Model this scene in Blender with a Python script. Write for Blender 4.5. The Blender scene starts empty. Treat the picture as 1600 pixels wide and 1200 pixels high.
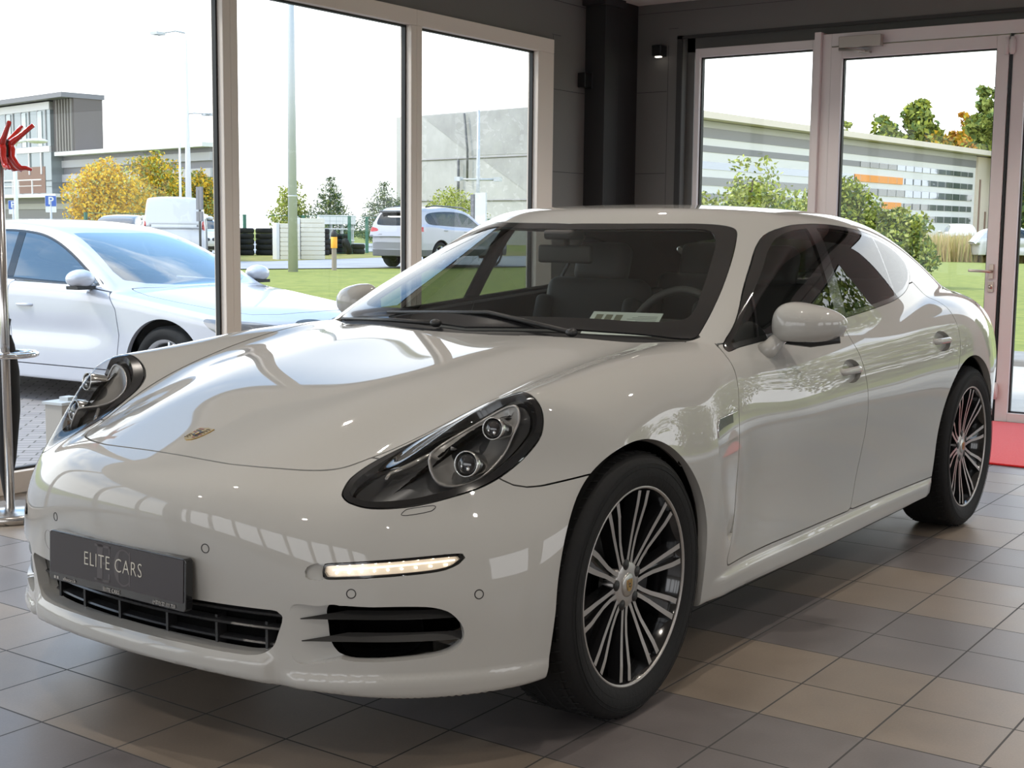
import bpy, bmesh, math, random
import numpy as np
from mathutils import Vector, Matrix, Euler
random.seed(7); rng=np.random.default_rng(7)
PI=math.pi
S=bpy.context.scene
COL=S.collection

# ======================= camera, world, lights, exposure =======================
# world axes: the showroom's own; x runs along the white car (nose at -x), y to the left windows, z up
def set_camera():
    cd=bpy.data.cameras.new('camera'); co=bpy.data.objects.new('camera',cd); COL.objects.link(co)
    yaw,pitch,roll=.6133,.11606,.01029
    f=Vector((math.cos(yaw)*math.cos(pitch),math.sin(yaw)*math.cos(pitch),-math.sin(pitch)))
    r=Vector((math.sin(yaw),-math.cos(yaw),0)); u=r.cross(f)
    c,s=math.cos(roll),math.sin(roll)
    r2=c*r+s*u; u2=-s*r+c*u
    M=Matrix((( r2.x,u2.x,-f.x,-2.998),(r2.y,u2.y,-f.y,-2.636),(r2.z,u2.z,-f.z,1.291),(0,0,0,1)))
    co.matrix_world=M
    cd.sensor_fit='HORIZONTAL'; cd.sensor_width=36; cd.lens=2076.13/1600*36; cd.clip_start=.05; cd.clip_end=2000
    S.camera=co
set_camera()
S.view_settings.view_transform='Standard'; S.view_settings.look='None'
S.view_settings.gamma=1; S.view_settings.use_curve_mapping=False
S.view_settings.exposure=0.15
S.cycles.use_denoising=True
S.cycles.max_bounces=10; S.cycles.diffuse_bounces=5; S.cycles.glossy_bounces=5
S.cycles.transparent_max_bounces=16; S.cycles.transmission_bounces=6
S.cycles.caustics_reflective=False; S.cycles.caustics_refractive=False
S.cycles.sample_clamp_indirect=6

def make_world():
    w=bpy.data.worlds.new('sky'); S.world=w; w.use_nodes=True
    nt=w.node_tree; nt.nodes.clear()
    N=nt.nodes.new; L=nt.links.new
    out=N('ShaderNodeOutputWorld'); bg=N('ShaderNodeBackground'); L(bg.outputs[0],out.inputs[0])
    tc=N('ShaderNodeTexCoord'); mp=N('ShaderNodeMapping'); mp.inputs['Scale'].default_value=(1,1,2.6)
    L(tc.outputs['Generated'],mp.inputs[0])
    no=N('ShaderNodeTexNoise'); no.inputs['Scale'].default_value=2.3; no.inputs['Detail'].default_value=7; no.inputs['Roughness'].default_value=.55
    L(mp.outputs[0],no.inputs['Vector'])
    cr=N('ShaderNodeValToRGB'); cr.color_ramp.elements[0].position=.46; cr.color_ramp.elements[1].position=.66
    L(no.outputs['Fac'],cr.inputs[0])
    sp=N('ShaderNodeSeparateXYZ'); L(tc.outputs['Generated'],sp.inputs[0])
    mr=N('ShaderNodeMapRange'); mr.inputs[1].default_value=.24; mr.inputs[2].default_value=.40; mr.inputs[3].default_value=1; mr.inputs[4].default_value=0
    L(sp.outputs['Z'],mr.inputs[0])
    mx=N('ShaderNodeMath'); mx.operation='MAXIMUM'; L(cr.outputs[0],mx.inputs[0]); L(mr.outputs[0],mx.inputs[1])
    mix=N('ShaderNodeMix'); mix.data_type='RGBA'
    mix.inputs[6].default_value=(.42,.75,1.25,1); mix.inputs[7].default_value=(1.9,1.93,1.98,1)
    L(mx.outputs[0],mix.inputs[0]); L(mix.outputs[2],bg.inputs[0]); bg.inputs[1].default_value=SKY
SKY=1.35; DOWN=52
make_world()
def lamp(name,kind,loc,energy,color=(1,1,1),rot=(0,0,0),**kw):
    l=bpy.data.lights.new(name,kind); l.energy=energy; l.color=color
    for k,v in kw.items(): setattr(l,k,v)
    o=bpy.data.objects.new(name,l); o.location=loc; o.rotation_euler=rot; COL.objects.link(o); return o
lamp('sun','SUN',(0,0,20),2.4,(1,.95,.86),(math.radians(42),0,math.radians(-150)),angle=math.radians(9))

# ======================= materials =======================
MATS={}
def nmat(name):
    m=bpy.data.materials.new(name); m.use_nodes=True; nt=m.node_tree; b=nt.nodes['Principled BSDF']; MATS[name]=m
    return m,nt,b
def pm(name,col,rough=.5,metal=0,coat=0,emit=None,es=0,noise=0,scale=30,bump=0,ior=1.5,spec=None,sheen=0):
    if name in MATS: return MATS[name]
    m,nt,b=nmat(name); L=nt.links.new; N=nt.nodes.new
    b.inputs['Base Color'].default_value=(*col,1); b.inputs['Roughness'].default_value=rough; b.inputs['Metallic'].default_value=metal
    b.inputs['Coat Weight'].default_value=coat; b.inputs['Coat Roughness'].default_value=.02; b.inputs['IOR'].default_value=ior
    if spec is not None: b.inputs['Specular IOR Level'].default_value=spec
    if sheen: b.inputs['Sheen Weight'].default_value=sheen
    if emit: b.inputs['Emission Color'].default_value=(*emit,1); b.inputs['Emission Strength'].default_value=es
    if noise or bump:
        tc=N('ShaderNodeTexCoord'); no=N('ShaderNodeTexNoise'); no.inputs['Scale'].default_value=scale; no.inputs['Detail'].default_value=6
        L(tc.outputs['Object'],no.inputs['Vector'])
        if noise:
            mr=N('ShaderNodeMapRange'); mr.inputs[3].default_value=1-noise; mr.inputs[4].default_value=1+noise; L(no.outputs['Fac'],mr.inputs[0])
            mm=N('ShaderNodeMix'); mm.data_type='RGBA'; mm.blend_type='MULTIPLY'; mm.inputs[0].default_value=1
            mm.inputs[6].default_value=(*col,1); L(mr.outputs[0],mm.inputs[7]); L(mm.outputs[2],b.inputs['Base Color'])
        if bump:
            bu=N('ShaderNodeBump'); bu.inputs['Strength'].default_value=bump; bu.inputs['Distance'].default_value=.01; L(no.outputs['Fac'],bu.inputs['Height']); L(bu.outputs[0],b.inputs['Normal'])
    return m
def thin_glass(name,tint=(1,1,1),refl=1.0,rough=0):
    if name in MATS: return MATS[name]
    m=bpy.data.materials.new(name); m.use_nodes=True; nt=m.node_tree; nt.nodes.clear(); N=nt.nodes.new; L=nt.links.new; MATS[name]=m
    o=N('ShaderNodeOutputMaterial'); mx=N('ShaderNodeMixShader'); tr=N('ShaderNodeBsdfTransparent'); gl=N('ShaderNodeBsdfGlossy'); fr=N('ShaderNodeFresnel')
    fr.inputs[0].default_value=1.5; tr.inputs[0].default_value=(*tint,1); gl.inputs['Roughness'].default_value=rough
    mu=N('ShaderNodeMath'); mu.operation='MULTIPLY'; mu.inputs[1].default_value=refl; mu.use_clamp=True; L(fr.outputs[0],mu.inputs[0])
    # the fresnel of a pane is the same from both of its faces
    ge=N('ShaderNodeNewGeometry'); bf=N('ShaderNodeMix'); bf.data_type='FLOAT'; bf.inputs[2].default_value=1.5; bf.inputs[3].default_value=1/1.5
    L(ge.outputs['Backfacing'],bf.inputs[0]); L(bf.outputs[0],fr.inputs[0])
    L(mu.outputs[0],mx.inputs[0]); L(tr.outputs[0],mx.inputs[1]); L(gl.outputs[0],mx.inputs[2]); L(mx.outputs[0],o.inputs[0])
    return m
PAINT=pm('white_paint',(.435,.43,.41),.6,0,1.0,spec=.15)
BLACKG=pm('gloss_black',(.012,.012,.013),.12,0,.5)
BLACKP=pm('black_plastic',(.02,.02,.021),.45)
DARKV=pm('wheel_well_black',(.004,.004,.004),.95,spec=.05)
RUBBER=pm('tyre_rubber',(.010,.010,.0105),.75,bump=.15,scale=60,spec=.3)
CHROME=pm('chrome',(.85,.85,.86),.08,1)
SILVER=pm('machined_silver',(.42,.40,.385),.33,.65)
GLASSW=thin_glass('windscreen_glass',(.62,.66,.64),1.0)
GLASSS=thin_glass('side_window_glass',(.42,.44,.43),1.1)
GLASSD=thin_glass('dark_window_glass',(.10,.11,.11),1.3)
PANE=thin_glass('pane_glass',(.93,.95,.94),.55)
LENS=thin_glass('lamp_lens',(.93,.94,.95),1.0)

# ======================= object helpers =======================
def tag(o,label=None,cat=None,group=None,kind=None):
    if label: o['label']=label
    if cat: o['category']=cat
    if group: o['group']=group
    if kind: o['kind']=kind
    return o
def empty(name,loc,rz=0,label=None,cat=None,group=None):
    o=bpy.data.objects.new(name,None); COL.objects.link(o); o.location=loc; o.rotation_euler=(0,0,rz); o.empty_display_size=.1
    return tag(o,label,cat,group)
def link_mesh(name,me,mat,parent=None):
    o=bpy.data.objects.new(name,me); COL.objects.link(o)
    for m in (mat if isinstance(mat,(list,tuple)) else [mat]): me.materials.append(m)
    if parent: o.parent=parent
    return o
class MB:
    """collects primitive shapes into one mesh"""
    def __init__(s): s.v=[]; s.f=[]; s.sm=[]; s.mi=[]
    def add(s,v,f,smooth=False,mi=0):
        b=len(s.v); s.v+= [tuple(map(float,p)) for p in v]; s.f+=[tuple(i+b for i in q) for q in f]; s.sm+=[smooth]*len(f); s.mi+=[mi]*len(f); return s
    def box(s,lo,hi,M=None,mi=0,smooth=False):
        x0,y0,z0=lo;x1,y1,z1=hi
        v=[Vector(p) for p in ((x0,y0,z0),(x1,y0,z0),(x1,y1,z0),(x0,y1,z0),(x0,y0,z1),(x1,y0,z1),(x1,y1,z1),(x0,y1,z1))]
        if M is not None: v=[M@p for p in v]
        return s.add(v,[(3,2,1,0),(4,5,6,7),(0,1,5,4),(1,2,6,5),(2,3,7,6),(3,0,4,7)],smooth,mi)
    def lathe(s,prof,n=32,M=None,smooth=True,mi=0,a0=0,a1=2*PI):
        full=abs(a1-a0-2*PI)<1e-6; m=len(prof); k=n if full else n+1; v=[]
        for i in range(k):
            a=a0+(a1-a0)*i/n; c,q=math.cos(a),math.sin(a)
            for r,z in prof: v.append(Vector((r*c,r*q,z)))
        if M is not None: v=[M@p for p in v]
        f=[]
        for i in range(n):
            j=(i+1)%k
            for t in range(m-1): f.append((i*m+t,j*m+t,j*m+t+1,i*m+t+1))
        return s.add(v,f,smooth,mi)
    def tube(s,pts,r,n=8,M=None,mi=0,closed=False,cap=True,smooth=True):
        P=[Vector(p) for p in pts]; m=len(P); rr=r if isinstance(r,(list,tuple)) else [r]*m
        v=[]; up=Vector((0,0,1)); pu=None
        for i,p in enumerate(P):
            if closed: t=(P[(i+1)%m]-P[i-1])
            else: t=P[min(i+1,m-1)]-P[max(i-1,0)]
            t.normalize()
            if pu is None:
                a=up if abs(t.z)<.9 else Vector((1,0,0)); uu=(a-t*a.dot(t)).normalized()
            else: uu=(pu-t*pu.dot(t)).normalized()
            pu=uu; w=t.cross(uu)
            for k in range(n):
                an=2*PI*k/n; v.append(p+(uu*math.cos(an)+w*math.sin(an))*rr[i])
        if M is not None: v=[M@q for q in v]
        f=[]
        for i in range(m if closed else m-1):
            j=(i+1)%m
            for k in range(n): f.append((i*n+k,i*n+(k+1)%n,j*n+(k+1)%n,j*n+k))
        if cap and not closed: f.append(tuple(range(n-1,-1,-1))); f.append(tuple((m-1)*n+k for k in range(n)))
        return s.add(v,f,smooth,mi)
    def prism(s,poly,h0,h1,M=None,mi=0,smooth=False):
        """poly: ccw 2D points in xy, extruded along z"""
        n=len(poly); v=[Vector((x,y,h0)) for x,y in poly]+[Vector((x,y,h1)) for x,y in poly]
        if M is not None: v=[M@q for q in v]
        f=[tuple(range(n-1,-1,-1)),tuple(range(n,2*n))]+[(i,(i+1)%n,n+(i+1)%n,n+i) for i in range(n)]
        return s.add(v,f,smooth,mi)
    def sphere(s,c,r,n=16,m=10,M=None,mi=0):
        r=r if isinstance(r,(tuple,list)) else (r,r,r)
        v=[(c[0],c[1],c[2]+r[2])]
        for i in range(1,m):
            t=PI*i/m
            for k in range(n): a=2*PI*k/n; v.append((c[0]+r[0]*math.sin(t)*math.cos(a),c[1]+r[1]*math.sin(t)*math.sin(a),c[2]+r[2]*math.cos(t)))
        v.append((c[0],c[1],c[2]-r[2])); v=[Vector(q) for q in v]
        if M is not None: v=[M@q for q in v]
        f=[(0,1+k,1+(k+1)%n) for k in range(n)]
        for i in range(m-2):
            for k in range(n): f.append((1+i*n+k,1+(i+1)*n+k,1+(i+1)*n+(k+1)%n,1+i*n+(k+1)%n))
        L=len(v)-1; f+=[(L,1+(m-2)*n+(k+1)%n,1+(m-2)*n+k) for k in range(n)]
        return s.add(v,f,True,mi)
    def build(s,name,mat,parent=None,bevel=0,subsurf=0):
        me=bpy.data.meshes.new(name); me.from_pydata(s.v,[],s.f); me.polygons.foreach_set('use_smooth',s.sm); me.polygons.foreach_set('material_index',s.mi); me.update()
        bm=bmesh.new(); bm.from_mesh(me); bmesh.ops.recalc_face_normals(bm,faces=bm.faces[:]); bm.to_mesh(me); bm.free()
        o=link_mesh(name,me,mat,parent)
        if bevel: 
            b=o.modifiers.new('bevel','BEVEL'); b.width=bevel; b.segments=2; b.limit_method='ANGLE'
        if subsurf:
            b=o.modifiers.new('sub','SUBSURF'); b.levels=subsurf; b.render_levels=subsurf
        return o
def copy_tree(o,parent=None):
    c=o.copy(); COL.objects.link(c); c.parent=parent
    for ch in list(o.children): copy_tree(ch,c)
    return c
def grid_mesh(name,P,mat,parent=None,smooth=True,closed_u=False):
    """P: (n,m,3) array"""
    n,m=P.shape[:2]; f=[]
    for i in range(n if closed_u else n-1):
        j=(i+1)%n
        for k in range(m-1): f.append((i*m+k,j*m+k,j*m+k+1,i*m+k+1))
    mb=MB(); mb.add(P.reshape(-1,3),f,smooth); return mb.build(name,mat,parent)
# ======================= surface meshing and cutting =======================
def surface_nets(f,lo,hi,h):
    ax=[np.arange(lo[i],hi[i]+h,h) for i in range(3)]; nx,ny,nz=map(len,ax)
    Vv=np.empty((nx,ny,nz),np.float32)
    for i0 in range(0,nx,24):
        X,Y,Z=np.meshgrid(ax[0][i0:i0+24],ax[1],ax[2],indexing='ij'); Vv[i0:i0+24]=f(X.ravel(),Y.ravel(),Z.ravel()).reshape(X.shape)
    sgn=Vv<0
    c=np.zeros((nx-1,ny-1,nz-1),np.int8)
    for a in (0,1):
        for b in (0,1):
            for d in (0,1): c+=sgn[a:nx-1+a,b:ny-1+b,d:nz-1+d]
    act=(c>0)&(c<8); idx=-np.ones(act.shape,int); idx[act]=np.arange(act.sum())
    ii=np.argwhere(act); P=np.stack([ax[k][ii[:,k]]+h/2 for k in range(3)],1)
    quads=[]
    for axn in range(3):
        s0=[slice(1,-1)]*3; s0[axn]=slice(0,-1); s1=list(s0); s1[axn]=slice(1,None)
        e=sgn[tuple(s0)]!=sgn[tuple(s1)]; q=np.argwhere(e); off=np.array([1,1,1]); off[axn]=0; q=q+off
        neg=sgn[tuple(q.T)]
        o1=(axn+1)%3;o2=(axn+2)%3; d1=np.zeros(3,int);d1[o1]=1;d2=np.zeros(3,int);d2[o2]=1
        A=[idx[tuple((q-x).T)] for x in (d1+d2,d2,d1*0,d1)]
        Q=np.stack(A,1); Q[~neg]=Q[~neg][:,::-1]; quads.append(Q)
    Q=np.concatenate(quads); T=np.concatenate([Q[:,[0,1,2]],Q[:,[0,2,3]]])
    return P,T
def grad(f,P,e=.003):
    G=np.empty_like(P)
    for k in range(3):
        d=np.zeros(3); d[k]=e; a=P+d; b=P-d
        G[:,k]=(f(a[:,0],np.abs(a[:,1]),a[:,2])-f(b[:,0],np.abs(b[:,1]),b[:,2]))/(2*e)
    return G
def project(f,P,n=5):
    for _ in range(n):
        G=grad(f,P); v=f(P[:,0],np.abs(P[:,1]),P[:,2]); g2=np.maximum((G**2).sum(1),.05)
        P=P-np.clip(v/g2,-.02,.02)[:,None]*G
    return P
class Surf:
    """triangles on one base surface; cut() splits them along the zero line of a field"""
    def __init__(s,V,T): s.V=V; s.T=T
    def cut(s,fv,eps=2e-4):
        V,T=s.V,s.T; fv=np.asarray(fv,float).copy(); fv[np.abs(fv)<eps]=-eps
        ins=fv<0; k=ins[T].sum(1)
        Tin=T[k==3]; Tout=T[k==0]; M=T[(k>0)&(k<3)]
        if len(M)==0: return Surf(V,Tin),Surf(V,Tout)
        one=ins[M].sum(1)==1; odd=np.where(one[:,None],ins[M],~ins[M]); j=odd.argmax(1); r=np.arange(len(M))
        a=M[r,j]; b=M[r,(j+1)%3]; c=M[r,(j+2)%3]
        def ek(p,q): return np.stack([np.minimum(p,q),np.maximum(p,q)],1)
        E=np.concatenate([ek(a,b),ek(a,c)]); U,inv=np.unique(E,axis=0,return_inverse=True); inv=inv.ravel()
        f0=fv[U[:,0]];f1=fv[U[:,1]]; t=(f0/(f0-f1))[:,None]
        nv=V[U[:,0]]*(1-t)+V[U[:,1]]*t; base=len(V); V2=np.concatenate([V,nv])
        ab=base+inv[:len(M)]; ac=base+inv[len(M):]
        t1=np.stack([a,ab,ac],1); t2=np.concatenate([np.stack([ab,b,c],1),np.stack([ab,c,ac],1)]); o2=np.concatenate([one,one])
        return Surf(V2,np.concatenate([Tin,t1[one],t2[~o2]])),Surf(V2,np.concatenate([Tout,t1[~one],t2[o2]]))
    def join(s,o):
        b=len(s.V); return Surf(np.concatenate([s.V,o.V]),np.concatenate([s.T,o.T+b]))
def smooth_poly(pts,k=6,closed=True):
    P=np.asarray(pts,float); n=len(P); out=[]
    for i in range(n if closed else n-1):
        p0,p1,p2,p3=(P[(i-1)%n],P[i],P[(i+1)%n],P[(i+2)%n]) if closed else (P[max(i-1,0)],P[i],P[i+1],P[min(i+2,n-1)])
        # centripetal-ish tangents
        d=max(np.linalg.norm(p2-p1),1e-9); t1=(p2-p0)/(np.linalg.norm(p2-p1)+np.linalg.norm(p1-p0)+1e-9)*d; t2=(p3-p1)/(np.linalg.norm(p3-p2)+np.linalg.norm(p2-p1)+1e-9)*d
        for q in range(k):
            t=q/k; out.append((2*t**3-3*t**2+1)*p1+(t**3-2*t**2+t)*t1+(-2*t**3+3*t**2)*p2+(t**3-t**2)*t2)
    if not closed: out.append(P[-1])
    return np.array(out)
def sdist(Q,poly,reach=.12):
    """signed distance of 2D points to a closed polygon, negative inside"""
    res=np.full(len(Q),1.0); lo=poly.min(0)-reach; hi=poly.max(0)+reach
    m=((Q>lo)&(Q<hi)).all(1); q=Q[m]
    if len(q)==0: return res
    d=np.full(len(q),9.0); inside=np.zeros(len(q),bool)
    for i in range(len(poly)):
        a=poly[i]; b=poly[(i+1)%len(poly)]; e=b-a; w=q-a; l=e@e
        if l<1e-14: continue
        t=np.clip(w@e/l,0,1); d=np.minimum(d,np.hypot(*(w-t[:,None]*e).T))
        c=((a[1]>q[:,1])!=(b[1]>q[:,1]))
        with np.errstate(divide='ignore',invalid='ignore'): xi=a[0]+(q[:,1]-a[1])*e[0]/e[1] if e[1]!=0 else np.full(len(q),np.inf)
        inside^=c&(q[:,0]<xi)
    res[m]=np.where(inside,-d,d); return res
def basis(n):
    n=np.asarray(n,float); n/=np.linalg.norm(n); u=np.cross([0,0,1],n); u/=np.linalg.norm(u); return np.stack([u,np.cross(n,u)],1)
B_TOP=np.array([[1,0],[0,1],[0,0.]]); B_SIDE=np.array([[1,0],[0,0],[0,1.]]); B_FRONT=np.array([[0,0],[1,0],[0,1.]])
def region(V,pts,B,gate=None,smooth=True,k=6):
    """field of the outline pts (3D, y>0) seen along the basis B"""
    P=np.asarray(pts,float); P=P@B if P.shape[1]==3 else P
    if smooth: P=smooth_poly(P,k)
    d=sdist(V@B,P)
    if gate is not None: d=np.where(gate(V),d,1.0)
    return d
GAP=.0022
def take(s,field,gap=GAP):
    """cut the outline out of s with an open gap: returns piece, rest"""
    p,r=s.cut(field+gap)
    # recompute on the new vertices by interpolation: the rest is cut again a gap further out
    return p,r
def weld(V,tol=1e-5):
    K=np.round(V/tol).astype(np.int64); U,i,inv=np.unique(K,axis=0,return_index=True,return_inverse=True); return i,inv.ravel()
class Skin:
    """turns pieces of the base surface into meshes (left, right or both halves) with the surface's own normals"""
    def __init__(s,f): s.f=f
    def make(s,name,surf,mat,parent,side='L',thick=.014,off=0.0,flange=None,rev=False):
        V=surf.V;T=surf.T
        used,inv=np.unique(T,return_inverse=True); V=V[used]; T=inv.reshape(-1,3)
        i,iv=weld(V); V=V[i]; T=iv[T]; T=T[(T[:,0]!=T[:,1])&(T[:,1]!=T[:,2])&(T[:,0]!=T[:,2])]
        G=grad(s.f,V); G/=np.linalg.norm(G,axis=1)[:,None]+1e-9
        V=V+off*G
        parts=[]
        for sd in ({'L':[-1],'R':[1],'B':[-1,1]}[side]):
            v=V.copy(); g=G.copy(); t=T.copy()
            if side=='B': v[np.abs(v[:,1])<.0006,1]=0
            if sd<0: v[:,1]*=-1; g[:,1]*=-1; t=t[:,::-1]
            parts.append((v,g,t))
        v=np.concatenate([p[0] for p in parts]); g=np.concatenate([p[1] for p in parts]); b=0; tt=[]
        for p in parts: tt.append(p[2]+b); b+=len(p[0])
        t=np.concatenate(tt)
        if side=='B':
            i,iv=weld(v); 
            g2=np.zeros((len(i),3)); np.add.at(g2,iv,g); v=v[i]; g=g2/(np.linalg.norm(g2,axis=1)[:,None]+1e-9); t=iv[t]
            t=t[(t[:,0]!=t[:,1])&(t[:,1]!=t[:,2])&(t[:,0]!=t[:,2])]
        nv=len(v); mi=np.zeros(len(t),int)
        if thick:
            E=np.concatenate([t[:,[0,1]],t[:,[1,2]],t[:,[2,0]]]); key=np.sort(E,1)
            U,inv,cnt=np.unique(key,axis=0,return_inverse=True,return_counts=True); be=E[cnt[inv.ravel()]==1]
            bv,bi=np.unique(be,return_inverse=True); bi=bi.reshape(-1,2)
            a=v[bv]; c=a-thick*g[bv]; base=nv; m=len(bv)
            # edge normals point out of the piece
            en=np.zeros((m,3)); d=v[be[:,1]]-v[be[:,0]]; w=np.cross(d,g[be[:,0]]); 
            np.add.at(en,bi[:,0],w); np.add.at(en,bi[:,1],w); en/=np.linalg.norm(en,axis=1)[:,None]+1e-9
            v=np.concatenate([v,a,c]); g=np.concatenate([g,en,en])
            q0=base+bi[:,0];q1=base+bi[:,1]
            t2=np.concatenate([np.stack([q1,q0,q0+m],1),np.stack([q1,q0+m,q1+m],1)]); t=np.concatenate([t,t2]); mi=np.concatenate([mi,np.full(len(t2),1 if flange else 0)])
        me=bpy.data.meshes.new(name); me.vertices.add(len(v)); me.vertices.foreach_set('co',v.astype(np.float32).ravel())
        me.loops.add(len(t)*3); me.loops.foreach_set('vertex_index',t.astype(np.int32).ravel()); me.polygons.add(len(t)); me.polygons.foreach_set('loop_start',np.arange(0,len(t)*3,3,dtype=np.int32))
        me.polygons.foreach_set('material_index',mi.astype(np.int32)); me.update(); me.validate(clean_customdata=False)
        me.polygons.foreach_set('use_smooth',np.ones(len(me.polygons),bool))
        if len(me.vertices)==len(g): me.normals_split_custom_set_from_vertices(g.astype(np.float32).tolist())
        return link_mesh(name,me,[mat,flange] if flange else mat,parent)
CELL=.0125
# ======================= shape of the saloon body =======================

# ---------- smooth tables ----------
def _ncs(xk, x):
    """cardinal natural cubic spline basis: rows = x, cols = knots (linear beyond ends)"""
    xk=np.asarray(xk,float); n=len(xk); h=np.diff(xk)
    A=np.zeros((n,n)); B=np.zeros((n,n)); A[0,0]=A[-1,-1]=1
    for i in range(1,n-1):
        A[i,i-1]=h[i-1]; A[i,i]=2*(h[i-1]+h[i]); A[i,i+1]=h[i]
        B[i,i-1]=6/h[i-1]; B[i,i]=-6/h[i-1]-6/h[i]; B[i,i+1]=6/h[i]
    M=np.linalg.solve(A,B)
    I=np.eye(n); x=np.asarray(x,float)
    xc=np.clip(x,xk[0],xk[-1]); i=np.clip(np.searchsorted(xk,xc)-1,0,n-2)
    a=(xk[i+1]-xc)/h[i]; b=1-a; hh=(h[i]**2/6)
    out=a[:,None]*I[i]+b[:,None]*I[i+1]+((a**3-a)*hh)[:,None]*M[i]+((b**3-b)*hh)[:,None]*M[i+1]
    d0=(I[1]-I[0])/h[0]-h[0]/6*M[1]; d1=(I[-1]-I[-2])/h[-1]+h[-1]/6*M[-2]
    out+=np.minimum(x-xk[0],0)[:,None]*d0+np.maximum(x-xk[-1],0)[:,None]*d1
    return out
class Tab1:
    def __init__(s,xk,v,lo=-1.6,hi=4.6): 
        s.lo=lo; s.hi=hi; s.n=3200; g=np.linspace(lo,hi,s.n); s.v=_ncs(xk,g)@np.asarray(v,float)
    def __call__(s,x):
        t=np.clip((x-s.lo)/(s.hi-s.lo)*(s.n-1),0,s.n-1.001); i=t.astype(int); f=t-i
        return s.v[i]*(1-f)+s.v[i+1]*f
class Tab2:
    def __init__(s,xk,yk,V,xr,yr,n=(900,500)):
        s.xr=xr; s.yr=yr; s.n=n
        s.T=_ncs(xk,np.linspace(*xr,n[0]))@np.asarray(V,float)@_ncs(yk,np.linspace(*yr,n[1])).T
    def __call__(s,x,y):
        a=np.clip((x-s.xr[0])/(s.xr[1]-s.xr[0])*(s.n[0]-1),0,s.n[0]-1.001); b=np.clip((y-s.yr[0])/(s.yr[1]-s.yr[0])*(s.n[1]-1),0,s.n[1]-1.001)
        i=a.astype(int); j=b.astype(int); a=a-i; b=b-j; T=s.T
        return (T[i,j]*(1-b)+T[i,j+1]*b)*(1-a)+(T[i+1,j]*(1-b)+T[i+1,j+1]*b)*a
def SS(t):
    t=np.clip(t,0,1); return t*t*(3-2*t)
def smax(a,b,k):
    h=np.maximum(k-np.abs(a-b),0)/k
    return np.maximum(a,b)+h**3*k/6
def smin(a,b,k): return -smax(-a,-b,k)
# ---------- body surfaces ----------
HX=[-1.0,-.8,-.6,-.4,-.2,0,.2,.45,.8,1.3,2.0,2.6,3.0,3.4,3.7,3.95]
HY=[0,.3,.5,.62,.74,.86]
HV=[[.655,.640,.585,.575,.60,.60],
    [.715,.703,.655,.645,.70,.69],
    [.772,.767,.723,.735,.805,.80],
    [.825,.826,.789,.800,.868,.85],
    [.868,.870,.850,.848,.892,.86],
    [.900,.903,.888,.884,.912,.880],
    [.928,.932,.918,.912,.932,.900],
    [.957,.960,.947,.938,.946,.915],
    [.98,.985,.97,.96,.955,.925],
    [.99,.99,.985,.98,.97,.935],
    [1.03,1.03,1.03,1.02,1.00,.955],
    [1.06,1.06,1.06,1.05,1.03,.985],
    [1.07,1.07,1.07,1.06,1.04,1.0],
    [1.045,1.045,1.045,1.035,1.01,.965],
    [1.015,1.015,1.01,1.0,.965,.92],
    [.97,.97,.96,.95,.915,.87]]
_H=Tab2(HX,[q*q for q in HY],HV,(-1.2,4.3),(0,1.4))
def H(x,Y): return _H(x,Y*Y)
WX=[-.8,-.45,-.2,0,.25,.45,.6,1.0,1.5,2.0,2.4,2.7,2.92,3.2,3.5,3.8,4.1]
WZ=[.14,.25,.40,.55,.68,.78,.87,.95,1.03]
WV=[[.86,.875,.89,.895,.89,.875,.86,.83,.79],
    [.90,.915,.925,.925,.915,.90,.88,.85,.80],
    [.92,.935,.945,.95,.94,.915,.88,.83,.78],
    [.925,.94,.953,.957,.95,.93,.895,.85,.80],
    [.925,.94,.953,.957,.95,.93,.90,.86,.81],
    [.918,.936,.957,.962,.958,.938,.905,.862,.817],
    [.91,.925,.932,.936,.938,.925,.90,.862,.82],
    [.91,.920,.920,.930,.938,.928,.902,.865,.83],
    [.91,.920,.920,.932,.941,.933,.908,.872,.84],
    [.91,.922,.924,.937,.946,.940,.918,.885,.85],
    [.915,.93,.940,.948,.955,.952,.932,.90,.86],
    [.92,.94,.952,.960,.966,.964,.948,.915,.87],
    [.92,.94,.955,.963,.968,.966,.952,.92,.87],
    [.90,.925,.945,.957,.960,.948,.925,.885,.83],
    [.83,.855,.872,.880,.882,.870,.848,.805,.75],
    [.74,.77,.785,.79,.80,.80,.78,.74,.68],
    [.42,.48,.50,.52,.56,.62,.66,.64,.60]]
_W=Tab2(WX,WZ,WV,(-1.2,4.3),(0,1.3))
def W(x,z): return _W(x,z)+.012*SS((.285-z)/.022)*SS((x-.42)/.12)*SS((2.48-x)/.1)+.010*SS((.262-z)/.025)*SS((-.35-x)/.15)
FX=Tab1([.14,.2,.3,.4,.5,.58,.65,.72,.8],[-.885,-.91,-.912,-.918,-.931,-.937,-.930,-.912,-.88],0,1.5)
FK=Tab1([.14,.2,.4,.5,.6,.7,.8],[.29,.28,.26,.31,.41,.52,.55],0,1.5)
def F(Y,z): return FX(z)+FK(z)*Y**2+.27*Y**4+.07*(Y/.9)**6-.016*SS((.462-Y)/.035)*SS((.305-z)/.035)-.012*SS((.262-z)/.025)*SS((Y-.46)/.05)
RX=Tab1([.2,.4,.6,.8,.95,1.1],[3.93,3.99,4.02,4.0,3.93,3.80],0,1.5)
def Rr(Y,z): return RX(z)-.28*Y**2-.15*(Y/.9)**6
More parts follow.
